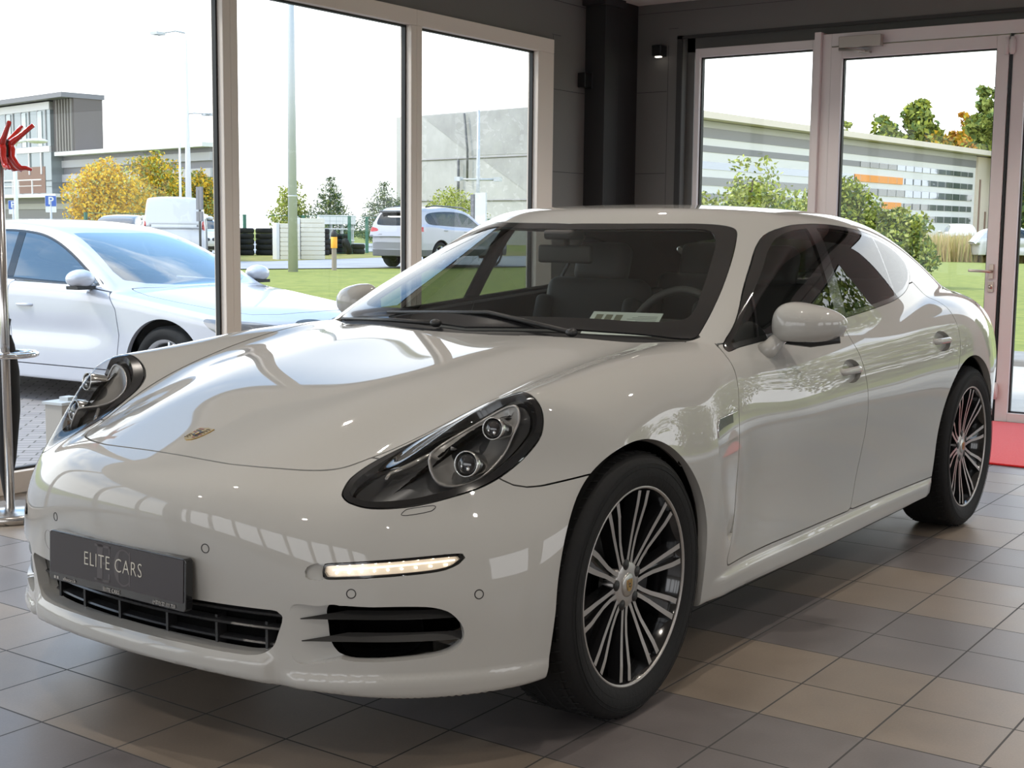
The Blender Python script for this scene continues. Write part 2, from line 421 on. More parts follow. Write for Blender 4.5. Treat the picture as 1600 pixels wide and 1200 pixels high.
# greenhouse
GHZ=Tab1([.3,.8,1.2,1.5,1.8,2.1,2.4,2.7,3.0,3.3,3.6,3.9],[1.27,1.33,1.366,1.387,1.396,1.391,1.368,1.312,1.228,1.132,1.042,.965])
def GH(x,Y): return GHZ(x)-.05*Y**2-.10*Y**4
GX=[.3,.7,1.0,1.4,1.8,2.2,2.6,3.0,3.4,3.8]
GZ=[.85,.95,1.05,1.15,1.25,1.32,1.40]
GV=[[.80,.775,.735,.69,.64,.60,.55],
    [.845,.815,.775,.73,.68,.64,.59],
    [.87,.838,.795,.75,.70,.66,.605],
    [.885,.853,.812,.767,.717,.675,.62],
    [.89,.86,.82,.775,.725,.683,.63],
    [.885,.855,.812,.765,.713,.67,.615],
    [.865,.83,.785,.735,.68,.635,.58],
    [.83,.785,.735,.68,.62,.575,.52],
    [.77,.72,.66,.60,.54,.50,.45],
    [.70,.64,.58,.52,.46,.42,.38]]
GW=Tab2(GX,GZ,GV,(0,4.3),(.7,1.5))
WS0=Tab1([.9,.965,1.1,1.2,1.3,1.36,1.4],[.37,.47,.70,.885,1.075,1.205,1.295],0.5,1.6)
WSK=Tab1([.9,.965,1.3,1.4],[.42,.42,.78,.85],.5,1.6)
def WS(Y,z): return WS0(z)+WSK(z)*Y**2
ZB=Tab1([-1.0,-.93,-.85,-.72,-.4,.5,2.5,4.0],[.242,.238,.222,.20,.205,.21,.21,.25])
def fbody(x,Y,z):
    lo=smax(z-H(x,Y),Y-W(x,z),.12)
    lo=smax(lo,F(Y,z)-x,.10)
    lo=smax(lo,x-Rr(Y,z),.12)
    lo=smax(lo,ZB(x)-z,.02)
    return lo
def fgreen(x,Y,z):
    g=smax(z-GH(x,Y),Y-GW(x,z),.13)
    g=smax(g,(WS(Y,z)-x)*.55,.05)
    g=smax(g,.83-z,.02); g=smax(g,x-Rr(Y,z)+.04,.05)
    return g
def fcar(x,Y,z):
    return smin(fbody(x,Y,z),fgreen(x,Y,z),.03)
# ======================= the white saloon =======================
CAR=empty('car',(0,0,0),0,'white four-door fastback saloon parked in the showroom, nose to the left','car')
SK=Skin(fcar)
def car_surface():
    V,T=surface_nets(fcar,(-1.02,-.02,.17),(4.12,1.0,1.43),CELL)
    V=project(fcar,V); s=Surf(V,T); s,_=s.cut(-s.V[:,1]); return s
def take(s,fn,gap=GAP):
    p,r=s.cut(fn(s.V)+gap)
    if gap>0: _,r=r.cut(fn(r.V)-gap)
    return p,r
def reg(pts,B,gate=None,smooth=True,k=6):
    P=np.asarray(pts,float); P=P@B if P.shape[1]==3 else P
    if smooth: P=smooth_poly(P,k)
    def fn(V):
        d=sdist(V@B,P)
        return np.where(gate(V),d,1.0) if gate is not None else d
    return fn
def inset(fn,d): return lambda V: fn(V)+d
body=car_surface()
# wheel arches
def arch(xc,zc,R):
    def fn(V):
        dz=np.maximum(V[:,2]-zc,0); dx=V[:,0]-xc; d=np.hypot(dx,dz)-R-np.clip((zc-V[:,2])*.10,0,.02)
        return np.where(V[:,1]>.55,d,1.0)
    return fn
for a in (arch(-.008,.382,.3665),arch(2.842,.384,.384)): _,body=body.cut(a(body.V))
# windscreen and cowl
WSP=[(.47,-.2,0),(.475,0,0),(.505,.2,0),(.56,.42,0),(.625,.60,0),(.675,.725,0),(.72,.735,0),(.889,.705,0),(1.10,.645,0),(1.27,.585,0),(1.315,.555,0),(1.30,.50,0),(1.20,.34,0),(1.13,.18,0),(1.10,0,0),(1.10,-.2,0)]
g_ws=lambda V:(V[:,2]>.88)
f_ws=reg(WSP,B_TOP,g_ws)
wsall,body=take(body,f_ws,.0015)
wsglass,wsfrit=wsall.cut(inset(reg([(.53,-.3,0),(.535,0,0),(.56,.2,0),(.62,.42,0),(.68,.58,0),(.745,.665,0),(.80,.67,0),(.91,.64,0),(1.08,.585,0),(1.20,.54,0),(1.245,.50,0),(1.235,.46,0),(1.15,.32,0),(1.085,.17,0),(1.06,0,0),(1.06,-.3,0)],B_TOP,g_ws),0)(wsall.V))
cowl,body=take(body,reg([(.42,-.2,0),(.425,.2,0),(.47,.40,0),(.55,.58,0),(.63,.72,0),(.70,.745,0),(.80,.6,0),(.75,-.2,0)],B_TOP,lambda V:V[:,2]>.88,smooth=False),.0015)
# rear window
rwin,body=take(body,reg([(2.75,-.3),(2.76,0),(2.80,.30),(2.88,.50),(2.98,.545),(3.30,.51),(3.50,.46),(3.55,.3),(3.56,0),(3.56,-.3)],np.array([[1,0],[0,1],[0,0.]]),lambda V:V[:,2]>.9),.002)
# side glass
DLO=[(.704,0,.927),(.826,0,1.001),(.966,0,1.084),(1.161,0,1.183),(1.289,0,1.249),(1.37,0,1.284),(1.446,0,1.303),(1.547,0,1.315),(1.744,0,1.322),(1.926,0,1.319),(2.167,0,1.302),(2.428,0,1.262),(2.58,0,1.212),(2.635,0,1.163),(2.60,0,1.11),(2.45,0,1.057),(2.25,0,1.026),(2.084,0,1.012),(1.676,0,.985),(1.3,0,.962),(.951,0,.941),(.80,0,.932)]
f_dlo=reg(DLO,B_SIDE,lambda V:V[:,1]>.52)
dlo,body=take(body,f_dlo,.001)
_f=inset(f_dlo,.016)
glass,trimring=dlo.cut(_f(dlo.V))
def xline(x0,z0,x1,z1):
    """positive behind the line through two points of the side view"""
    d=np.array([x1-x0,z1-z0]); n=np.array([d[1],-d[0]])/np.hypot(*d)
    return lambda V:(V[:,0]-x0)*n[0]+(V[:,2]-z0)*n[1]
lA=xline(1.565,.98,1.655,1.32); lB=xline(1.66,.98,1.742,1.32); lQ=xline(2.25,1.0,2.31,1.29); lF=xline(.915,.93,1.03,1.16)
gf,gr=glass.cut(lA(glass.V)); pil,gr=gr.cut(lB(gr.V))
gq,gf=(lambda a:(a[0],a[1]))(gf.cut(lF(gf.V))); _q,gf2=gf.cut(lF(gf.V)-.012); 
gr,gq2=gr.cut(lQ(gr.V)); bar,gq2=gq2.cut(lQ(gq2.V)-.012)
# bonnet
HOOD=[(-.785,-.2,0),(-.785,0,0),(-.782,.218,0),(-.765,.30,0),(-.736,.368,0),(-.695,.432,0),(-.645,.478,0),(-.58,.505,0),(-.52,.53,0),(-.43,.56,0),(-.334,.583,0),(-.21,.605,0),(.046,.647,0),(.228,.672,0),(.433,.700,0),(.58,.725,0),(.64,.728,0),(.625,.70,0),(.55,.55,0),(.46,.37,0),(.425,.2,0),(.417,0,0),(.417,-.2,0)]
hood,body=take(body,reg(HOOD,B_TOP,lambda V:V[:,2]>.6),.0026)
# headlamps
BL=basis((-.55,.5,.67))
LAMP=[(-.721,.551,.666),(-.725,.574,.654),(-.704,.625,.645),(-.645,.691,.651),(-.572,.748,.67),(-.49,.799,.699),(-.414,.838,.751),(-.354,.862,.811),(-.329,.857,.84),(-.305,.83,.863),(-.285,.77,.878),(-.275,.72,.872),(-.30,.665,.848),(-.375,.605,.808),(-.475,.565,.768),(-.575,.535,.735),(-.66,.527,.70),(-.705,.54,.677)]
g_lamp=lambda V:(V[:,0]<0)&(V[:,1]>.4)&(V[:,2]>.58)
f_lamp=reg(LAMP,BL,g_lamp)
lamp_s,body=take(body,f_lamp,.002)
lens,lring=lamp_s.cut(inset(f_lamp,.017)(lamp_s.V))
# bumper
BUMP=[(-1.3,0,.0),(-1.3,0,1.0),(-.60,0,1.0),(-.60,0,.74),(-.50,0,.713),(-.453,0,.708),(-.437,0,.692),(-.415,0,.678),(-.386,0,.671),(-.35,0,.671),(-.322,0,.674),(-.218,0,.685),(-.05,0,.69),(-.05,0,.0)]
bumper,body=take(body,reg(BUMP,B_SIDE,smooth=False),.002)
def fr(pts): return [(0,y,z) for y,z in pts]
GRILLE=fr([(-.3,.292),(0,.292),(.2,.291),(.33,.289),(.41,.292),(.445,.312),(.462,.35),(.474,.390),(.462,.402),(.44,.404),(.2,.405),(0,.405),(-.3,.405)])
gfront=lambda V:V[:,0]<-.2
grille,bumper=bumper.cut(reg(GRILLE,B_FRONT,gfront)(bumper.V))
INT=fr([(.572,.418),(.66,.422),(.75,.420),(.785,.408),(.803,.385),(.812,.355),(.806,.325),(.785,.305),(.73,.294),(.63,.290),(.59,.300),(.572,.325),(.568,.36)])
f_int=reg(INT,B_FRONT,gfront); intake,bumper=bumper.cut(f_int(bumper.V))
REC=fr([(.50,.421),(.55,.4215),(.60,.4215),(.60,.30),(.585,.292),(.55,.283),(.505,.280),(.490,.30),(.488,.38)])
recess,bumper=bumper.cut(reg(REC,B_FRONT,gfront,smooth=True,k=8)(bumper.V))
DRL=fr([(.566,.520),(.60,.5235),(.70,.531),(.785,.5365),(.80,.533),(.797,.518),(.783,.506),(.76,.499),(.70,.493),(.60,.4865),(.568,.486),(.562,.492),(.562,.512)])
f_drl=reg(DRL,B_FRONT,gfront); drl,bumper=take(bumper,f_drl,.001)
drl_in,drl_ring=drl.cut(inset(f_drl,.0055)(drl.V))
DIM=fr([(.525,.500),(.530,.512),(.545,.520),(.562,.522),(.565,.484),(.545,.482),(.528,.486)])
dim,bumper=bumper.cut(reg(DIM,B_FRONT,gfront)(bumper.V))
WASH=[(-.662,.686,.632),(-.652,.690,.643),(-.605,.730,.650),(-.598,.737,.645),(-.62,.722,.633),(-.65,.698,.629)]
def disc(c,r,B): 
    c2=np.asarray(c)@B
    return lambda V: np.where((np.abs(V-np.asarray(c)).max(1)<.1),np.hypot(*((V@B)-c2).T)-r,1.0)
# doors
FD=[(.70,.945),(.668,.910),(.635,.84),(.607,.76),(.595,.70),(.588,.60),(.580,.45),(.562,.37),(.535,.318),(.55,.299),(.60,.298),(.9,.300),(1.3,.297),(1.55,.294),(1.575,.30),(1.60,.35),(1.64,.47),(1.656,.56),(1.66,.64),(1.650,.73),(1.628,.83),(1.617,.90),(1.617,1.0),(1.3,.975),(.951,.955),(.80,.95)]
fdoor,body=take(body,reg([(x,0,z) for x,z in FD],B_SIDE,lambda V:V[:,1]>.6,smooth=False),.0022)
RD=[(1.60,1.0),(1.617,.90),(1.628,.83),(1.650,.73),(1.66,.64),(1.656,.56),(1.64,.47),(1.60,.35),(1.575,.30),(1.60,.294),(2.0,.290),(2.6,.287),(2.6,.40),(2.60,.655),(2.64,.71),(2.665,.77),(2.69,.85),(2.72,.93),(2.745,.975),(2.745,1.0),(2.70,1.035),(2.60,1.085),(2.45,1.075),(2.25,1.04),(2.084,1.03)]
rdoor,body=take(body,reg([(x,0,z) for x,z in RD],B_SIDE,lambda V:V[:,1]>.6,smooth=False),.0022)
sill,body=body.cut(reg([(.30,0,.1),(.30,0,.290),(.40,0,.296),(.535,0,.300),(1.3,0,.293),(2.0,0,.286),(2.6,0,.283),(2.6,0,.1)],B_SIDE,smooth=False)(body.V))
# vent panel behind the front wheel
VENT=[(.443,.752),(.425,.735),(.416,.70),(.415,.666),(.427,.597),(.456,.502),(.484,.436),(.508,.404),(.545,.375),(.575,.42),(.583,.60),(.592,.70),(.60,.758),(.55,.762)]
vent,body=body.cut(reg([(x,0,z) for x,z in VENT],B_SIDE,lambda V:V[:,1]>.6,smooth=True,k=3)(body.V))
_xe=Tab1([.30,.375,.404,.436,.502,.597,.666,.70,.735,.76],[.55,.545,.508,.484,.456,.427,.415,.416,.425,.45],0,1.5)
t_=np.clip((vent.V[:,0]-_xe(vent.V[:,2]))/np.maximum(.59-_xe(vent.V[:,2]),.03),0,1)
gv=grad(fcar,vent.V); gv/=np.linalg.norm(gv,axis=1)[:,None]
vdep=.042*(1-t_)**1.6
vent_flat=Surf(vent.V.copy(),vent.T); ventb,_v=vent_flat.cut(reg([(.421,.718),(.428,.738),(.445,.751),(.50,.755),(.585,.756),(.588,.733),(.53,.731),(.47,.727)],np.array([[1,0],[0,0],[0,1.]]),lambda V:V[:,1]>.6,k=3)(vent_flat.V))
# tail lamp
tail,body=take(body,reg([(3.44,.905),(3.50,.93),(3.62,.935),(3.80,.93),(4.1,.90),(4.1,.82),(3.80,.83),(3.60,.845),(3.48,.87)],np.array([[1,0],[0,0],[0,1.]]),lambda V:V[:,1]>.3),.0015)
rbump,body=body.cut(reg([(3.22,.62),(3.9,.74),(4.3,.74),(4.3,.1),(3.15,.1)],B_SIDE,smooth=False)(body.V))
# handles
def oval(c,rx,rz): return lambda V: np.where((np.abs(V[:,0]-c[0])<rx*2)&(V[:,1]>.6),(np.hypot((V[:,0]-c[0])/rx,(V[:,2]-c[1])/rz)-1)*min(rx,rz),1.0)
hr1,fdoor=fdoor.cut(oval((1.515,.804),.088,.041)(fdoor.V)); hr2,rdoor=rdoor.cut(oval((2.49,.850),.088,.041)(rdoor.V))

# ---- meshes ----
INNER=pm('cabin_lining',(.085,.078,.072),.8)
shell=SK.make('body_shell',body,PAINT,CAR,'B',.03,flange=DARKV,)
shell.data.materials[1]=PAINT
SK.make('bonnet',hood,PAINT,CAR,'B',.012)
bum=SK.make('front_bumper',bumper,PAINT,CAR,'B',.030)
for sd in 'LR':
    d=SK.make('front_door',fdoor,PAINT,CAR,sd,.022); SK.make('side_window',gf2,GLASSS,d,sd,0); SK.make('quarter_window',gq,GLASSS,d,sd,0)
    SK.make('handle_recess',hr1,PAINT,d,sd,0,off=-.02); SK.make('door_lining',fdoor,INNER,d,sd,0,off=-.03)
    e=SK.make('rear_door',rdoor,PAINT,CAR,sd,.022); SK.make('side_window',gr,GLASSS,e,sd,0); SK.make('quarter_window',gq2,GLASSS,e,sd,0)
    SK.make('handle_recess',hr2,PAINT,e,sd,0,off=-.02); SK.make('door_lining',rdoor,INNER,e,sd,0,off=-.03)
    SK.make('window_divider',bar,BLACKG,e,sd,.01); SK.make('window_divider',_q,BLACKG,d,sd,.01)
    SK.make('pillar_trim',pil,BLACKG,CAR,sd,.012); SK.make('window_surround',trimring,BLACKG,CAR,sd,.01)
    SK.make('side_sill',sill,PAINT,CAR,sd,.03)
    vp=Surf(vent.V-gv*vdep[:,None],vent.T); SK.make('vent_panel',vp,PAINT,CAR,sd,0)
    SK.make('tail_lamp',tail,pm('red_lamp',(.35,.02,.02),.15,0,.5),CAR,sd,.01)
    rv=recess.V; rg=grad(fcar,rv); rg/=np.linalg.norm(rg,axis=1)[:,None]; rec2=Surf(rv-rg*(.030*np.clip((rv[:,1]-.490)/.08,0,1)**1.2)[:,None],recess.T); SK.make('intake_recess',rec2,PAINT,bum,sd,0)
    SK.make('lamp_dimple',dim,PAINT,bum,sd,0,off=-.008)
    for hc,side_door in (((1.515,.804),d),((2.49,.850),e)):
        sg=-1 if sd=='L' else 1; P=[]; 
        for x in np.linspace(-.10,.088,13):
            zz=hc[1]+.002; y=float(W(np.array([hc[0]+x]),np.array([zz]))[0]); P.append((hc[0]+x,sg*(y+.004-max(0,(abs(x)-.055))*.25),zz))
        h=MB(); h.tube(P,[.005]+[.0135]*11+[.006],10); ho=h.build('door_handle',PAINT,side_door)
SK.make('rear_bumper',rbump,PAINT,CAR,'B',.02)
ws=SK.make('windscreen',wsglass,GLASSW,CAR,'B',0); SK.make('windscreen_border',wsfrit,BLACKG,ws,'B',.006)
SK.make('rear_window',rwin,GLASSD,CAR,'B',0)
SK.make('cowl_panel',cowl,BLACKP,CAR,'B',.01,off=-.012)
shl=SK.make('shell_lining',body,INNER,shell,'B',0,off=-.035)

def surf_pts(pts,off=0,sd=-1,f=fcar):
    P=project(f,np.array(pts,float),8); G=grad(f,P); G/=np.linalg.norm(G,axis=1)[:,None]; P=P+off*G; P[:,1]*=sd; G[:,1]*=sd; return P,G
def outline(pts,B,n0,k=6,reach=None):
    """outline pts seen along n0, dropped onto the surface: ordered 3D loop, y>0"""
    P=np.array(smooth_poly(pts,k)); 
    for _ in range(14):
        v=fcar(P[:,0],np.abs(P[:,1]),P[:,2]); G=grad(fcar,P); s=G@n0; P=P-np.clip(v/np.where(np.abs(s)<.25,.25*np.sign(s)+1e-9,s),-.03,.03)[:,None]*n0
    return P
def duct(name,pts,n0,depth,shrink,mat,parent,sd,backmat=None,k=6,back=True,start=0):
    n0=np.asarray(n0,float); n0/=np.linalg.norm(n0); P=outline(pts,None,n0,k)-n0*start; c=P.mean(0)
    rings=[P]
    for q in (.35,1.0):
        R=P-n0*depth*q; cc=c-n0*depth*q; R=cc+(R-cc)*(1-shrink*q); rings.append(R)
    A=np.array(rings); A[:,:,1]*=sd
    m=MB(); n=len(P); f=[]
    for i in range(2):
        for k_ in range(n): f.append((i*n+k_,i*n+(k_+1)%n,(i+1)*n+(k_+1)%n,(i+1)*n+k_))
    m.add(A.reshape(-1,3),f,True)
    o=m.build(name,mat,parent)
    if back:
        b=MB(); b.add(A[-1],[tuple(range(n))],False); b.build('back_plate',backmat or DARKV,parent)
    return o
def ring_on(name,c,r,w,sd,mat,parent,pts=None):
    c=project(fcar,np.array([c],float),8)[0]; n0=grad(fcar,c[None])[0]; B=basis(n0)
    P=np.array([c+B[:,0]*r*math.cos(t)+B[:,1]*r*math.sin(t) for t in np.linspace(0,2*PI,33)[:-1]]) if pts is None else np.array(smooth_poly(pts,3))
    P=project(fcar,P,6); P[:,1]*=sd; m=MB(); m.tube([tuple(p) for p in P],w,5,closed=True); return m.build(name,mat,parent)
SEAM=pm('seam_black',(.02,.02,.02),.6)
for sd in (-1,1):
    for c in ((-.91,.285,.536),(-.767,.619,.453),(-.569,.845,.443)): ring_on('parking_sensor',c,.0105,.0013,sd,SEAM,bum)
    ring_on('washer_cover',(-.63,.71,.64),0,.0010,sd,SEAM,bum,[(-.665,.684,.631),(-.658,.688,.640),(-.65,.693,.644),(-.605,.730,.650),(-.599,.736,.647),(-.61,.730,.637),(-.655,.694,.629)])
ring_on('towing_cover',(-.90,.34,.463),.026,.0008,1,pm('seam_soft',(.2,.2,.19),.6),bum)
# grille: open mouth with curved slats
NX=np.array([-1.,0,0])
gp=np.array([(-.9,y,z) for _,y,z in GRILLE if y>-.01]); 
full=np.array([(-.9,y,z) for _,y,z in GRILLE if y>.01]); left=full.copy(); left[:,1]*=-1
def front_x(y,z):
    y=np.atleast_1d(np.abs(y)).astype(float); z=np.broadcast_to(z,y.shape).astype(float); lo=np.full(y.shape,-1.1); hi=np.full(y.shape,-.1)
    for _ in range(30):
        mid=(lo+hi)/2; v=fcar(mid,y,z); lo=np.where(v>0,mid,lo); hi=np.where(v>0,hi,mid)
    return (lo+hi)/2
loop=np.concatenate([full[:,1:],left[::-1][:,1:]]); loop=smooth_poly(loop,6)
X=front_x(loop[:,0],loop[:,1]); n=len(loop); m=MB(); A=[]
for d,sh in ((0,0),(.015,.01),(.05,.03)):
    c=loop.mean(0); L2=c+(loop-c)*(1-sh); A.append(np.stack([X+d,L2[:,0],L2[:,1]],1))
A=np.array(A); m.add(A.reshape(-1,3),[(i*n+k,i*n+(k+1)%n,(i+1)*n+(k+1)%n,(i+1)*n+k) for i in range(2) for k in range(n)],True); m.build('grille_surround',PAINT,bum)
yy=np.linspace(-.49,.49,41); gx=front_x(yy,.35)
m=MB(); P=np.array([[(x+.075,y,z) for y,x in zip(yy,gx)] for z in (.26,.43)]); m.add(P.reshape(-1,3),[(k,k+1,41+k+1,41+k) for k in range(40)],True); gb=m.build('grille_back',DARKV,bum)
SLAT=pm('slat_grey',(.045,.045,.047),.28)
for z0,dx,hw in ((.381,.030,.452),(.348,.026,.452),(.303,.045,.42)):
    y2=np.linspace(-hw,hw,41); x2=front_x(y2,z0)+dx; m=MB()
    sec=[(0,.0),(.003,.004),(.032,.006),(.032,-.004),(.004,-.003)]
    P=np.array([[(x+a,y,z0+b) for a,b in sec] for y,x in zip(y2,x2)]); k5=len(sec)
    m.add(P.reshape(-1,3),[(i*k5+j,i*k5+(j+1)%k5,(i+1)*k5+(j+1)%k5,(i+1)*k5+j) for i in range(40) for j in range(k5)],False); m.build('grille_slat',SLAT,bum)
for y0 in (-.40,-.26,-.10,.08,.24,.38):
    x0=float(front_x(y0,.32)[0]); m=MB(); m.box((x0+.04,y0-.004,.285),(x0+.07,y0+.004,.36)); m.build('grille_bar',BLACKP,bum)
for sd in (-1,1):
    # side intake: black duct and two pointed blades reaching over the painted recess
    duct('intake_duct',[(-.75,y,z) for _,y,z in INT],(-.8,.6,0),.11,.10,DARKV,bum,sd,start=.04)
    for z0 in (.388,.334):
        ys=np.linspace(.512,.80,15); xs=front_x(ys,z0); V=[]
        for i,(y,x) in enumerate(zip(ys,xs)):
            w=min(1,i/4.)*.017+.0008; dd=.003+min(1,i/5)*.012
            V+=[(x+dd,sd*y,z0),(x+dd+.02*min(1,i/4)+.001,sd*y,z0+w),(x+dd+.02*min(1,i/4)+.002,sd*y,z0-.002)]
        m=MB(); m.add(V,[(i*3+j,i*3+(j+1)%3,(i+1)*3+(j+1)%3,(i+1)*3+j) for i in range(14) for j in range(3)]+[(0,1,2)],False); m.build('intake_blade',pm('blade_black',(.006,.006,.006),.55),bum)
    sL='L' if sd<0 else 'R'
    # daytime light strip
    SK.make('light_strip_frame',drl_ring,BLACKG,bum,sL,.02)
    gl=SK.make('light_strip_lens',drl_in,thin_glass('strip_lens',(.95,.95,.95),.9),bum,sL,0)
    EM=pm('strip_reflector',(.75,.68,.58),.3,.6,emit=(1,.80,.58),es=.45)
    bk=SK.make('light_strip_reflector',drl_in,EM,bum,sL,.004,off=-.016)
    LED=pm('led_glow',(1,.95,.85),.3,emit=(1,.90,.72),es=4.5)
    for i in range(9):
        y=.585+i*.0235; zc=.5055+.0135*(y-.58)/.22*1.25; m=MB()
        for dz in (.010,-.0085):
            x=float(front_x(y,zc+dz)[0]); m.sphere((x+.009,sd*y,zc+dz+.001),(.0035,.0030,.0026),8,6)
        pass
        m.build('led',LED,bk)
    ly=np.linspace(.575,.785,16); lx=front_x(ly,.507); m=MB(); m.tube([(x+.012,sd*y,.504+.0185*(y-.575)/.21) for x,y in zip(lx,ly)],.0022,5); m.build('light_guide',pm('guide_glow',(1,.95,.85),.3,emit=(1,.86,.66),es=1.6),bk)
    # headlamp
    hl=SK.make('headlamp',lring,BLACKG,CAR,sL,.02); SK.make('headlamp_lens',lens,LENS,hl,sL,0)
    LG=pm('lamp_housing',(.055,.055,.056),.35); LGL=pm('lamp_bowl_grey',(.30,.29,.275),.35,.3)
    lf=-f_lamp(lens.V); lgd=grad(fcar,lens.V); lgd/=np.linalg.norm(lgd,axis=1)[:,None]; hs=Surf(lens.V-lgd*(.030+.026*SS((lf-.012)/.020))[:,None],lens.T); SK.make('lamp_housing',hs,LG,hl,sL,0)
    nl=np.array([-.55,.5,.67]); nl/=np.linalg.norm(nl)
    duct('lamp_wall',[tuple(np.array(p)) for p in LAMP],(-.55,.5,.67),.07,.06,LG,hl,sd,back=False)
    # oval reflector ring
    RING=[(-.572,.69,.721),(-.53,.655,.742),(-.46,.625,.765),(-.385,.640,.80),(-.335,.69,.84),(-.315,.76,.862),(-.335,.805,.84),(-.375,.828,.805),(-.411,.818,.752),(-.473,.787,.702),(-.53,.748,.682),(-.565,.715,.688)]
    cR=np.mean(RING,0); RGs=smooth_poly(RING,4); RGs=cR+(RGs-cR)*.93; P,G=surf_pts(RGs,-.028,sd); m=MB(); m.tube(P,.0035,6,closed=True); m.build('reflector_ring',SILVER,hl)
    P2,G2=surf_pts(cR+(RGs-cR)*.90,-.050,sd); P3,_=surf_pts(cR+(RGs-cR)*.45,-.056,sd); n=len(P)
    m=MB(); m.add(np.concatenate([P,P2,P3]),[(i*n+k,i*n+(k+1)%n,(i+1)*n+(k+1)%n,(i+1)*n+k) for i in range(2) for k in range(n)],True); m.build('reflector_bowl',LGL,hl)
    ax=Vector((-.90,.16*sd*-1*-1,.16)).normalized()
    for c,r in (((-.445,.775,.815),.0265),((-.515,.748,.735),.0305)):
        p=Vector((c[0],sd*c[1],c[2])); q=ax.to_track_quat('Z','Y').to_matrix().to_4x4(); Mx=Matrix.Translation(p-ax*.018)@q
        m=MB(); m.lathe([(r*.98,-.055),(r*1.04,-.02),(r*1.07,0),(r*1.0,.004),(r*.93,.001),(r*.90,-.006)],28,Mx); po=m.build('projector_barrel',pm('projector_chrome',(.55,.54,.52),.2,1),hl)
        m=MB(); m.sphere((0,0,-.012),(r*.93,r*.93,.020),20,12,Mx); m.build('projector_lens',pm('projector_glass',(.01,.01,.012),.03,0,1),po)
        m=MB(); m.sphere((r*.25,-r*.35,.004),(r*.16,r*.22,.004),10,6,Mx); m.sphere((-r*.3,-r*.2,.004),(r*.12,r*.2,.004),10,6,Mx); m.build('inner_lens_highlight',pm('lens_glint',(.8,.8,.8),.1,1),po)  # lens highlights modelled as small bright silver blobs
    P,_=surf_pts([(-.60,.575,.70),(-.575,.565,.715),(-.535,.60,.735),(-.495,.635,.748)],-.032,sd); m=MB(); m.tube(P,[.004,.006,.007,.006],6); m.build('marker_light',pm('marker_clear',(.45,.43,.40),.15,.7),hl)
    # fender vent blade
    vb=SK.make('vent_blade',ventb,pm('vent_grey',(.03,.03,.03),.3,.2),CAR,sL,.02,off=-.003)
    P,_=surf_pts([(.418,.94,.700),(.424,.94,.735),(.442,.94,.753),(.50,.94,.757),(.592,.94,.760)],.001,sd); m=MB(); m.tube(P,.0022,6); m.build('vent_trim',CHROME,vb)
    # wheel well liners
    for xc,zc,w,RR in ((-.008,.382,.60,.3665),(2.842,.384,.60,.384)):
        m=MB(); n=28; V=[]
        for i in range(n+1):
            a=-.25+(PI+.5)*i/n
            for y in (.93,.80,w): V.append((xc+(RR-.0015)*math.cos(a),sd*y,zc+(RR-.0015)*math.sin(a)) if y<.9 else (xc+(RR-.0005)*math.cos(a),sd*min(.93,float(W(np.array([xc+RR*math.cos(a)]),np.array([max(.2,zc+RR*math.sin(a))]))[0])-.006),zc+(RR-.0005)*math.sin(a)))
        m.add(V,[(i*3+j,(i+1)*3+j,(i+1)*3+j+1,i*3+j+1) for i in range(n) for j in range(2)],True)
        c=len(m.v); V=[(xc+RR*math.cos(-.25+(PI+.5)*i/n),sd*w,zc+RR*math.sin(-.25+(PI+.5)*i/n)) for i in range(n+1)]; m.add(V,[tuple(range(n+1))]); m.build('wheel_arch_liner',DARKV,CAR)
# plate on its bracket
def text_mesh(s,size,mat,parent,loc,rot,name='lettering',extrude=.0004,offset=0,space=1,align='CENTER',sx=1,sy=1):
    cu=bpy.data.curves.new(name,'FONT'); cu.body=s; cu.size=size; cu.extrude=extrude; cu.offset=offset; cu.space_character=space; cu.align_x=align; cu.align_y='CENTER'; cu.resolution_u=3
    to=bpy.data.objects.new('tmp',cu); COL.objects.link(to); dg=bpy.context.evaluated_depsgraph_get(); me=bpy.data.meshes.new_from_object(to.evaluated_get(dg)); bpy.data.objects.remove(to)
    me.name=name; me.transform(Matrix.Diagonal((sx,sy,1,1))); me.materials.clear(); o=link_mesh(name,me,mat,parent); o.matrix_local=Matrix.Translation(loc)@rot; return o
pc=Vector((-.945,0,.449)); 
PLR=Matrix(((0,0,-1,0),(-1,0,0,0),(0,1,0,0),(0,0,0,1)))@Matrix.Rotation(math.radians(-2),4,'X')   # plate x -> -y, y -> z, z -> -x
MP=Matrix.Translation(pc)@PLR
def rrect(w,h,r,n=5):
    P=[]
    for cx,cy,a0 in ((w/2-r,h/2-r,0),(-w/2+r,h/2-r,PI/2),(-w/2+r,-h/2+r,PI),(w/2-r,-h/2+r,1.5*PI)):
        for i in range(n+1): a=a0+PI/2*i/n; P.append((cx+r*math.cos(a),cy+r*math.sin(a)))
    return P
m=MB(); m.prism(rrect(.518,.128,.010),-.022,0,MP); plate=m.build('plate_holder',BLACKG,CAR,bevel=.0015)
m=MB(); m.prism(rrect(.504,.104,.004),.0003,.0016,MP@Matrix.Translation((0,.0085,0))); m.build('plate_panel',pm('plate_grey',(.030,.024,.028),.4,0,.1),plate)
LET=pm('letter_silver',(.60,.57,.50),.3,.4); LETD=pm('letter_dark',(.075,.066,.070),.4); LETS=pm('letter_small',(.42,.40,.38),.4)
TR=lambda x,y,z=.0022:MP@Matrix.Translation((x,y,z))
def put(s,size,mat,x,y,**k): 
    o=text_mesh(s,size,mat,plate,(0,0,0),Matrix.Identity(4),**k); o.matrix_local=TR(x,y); return o
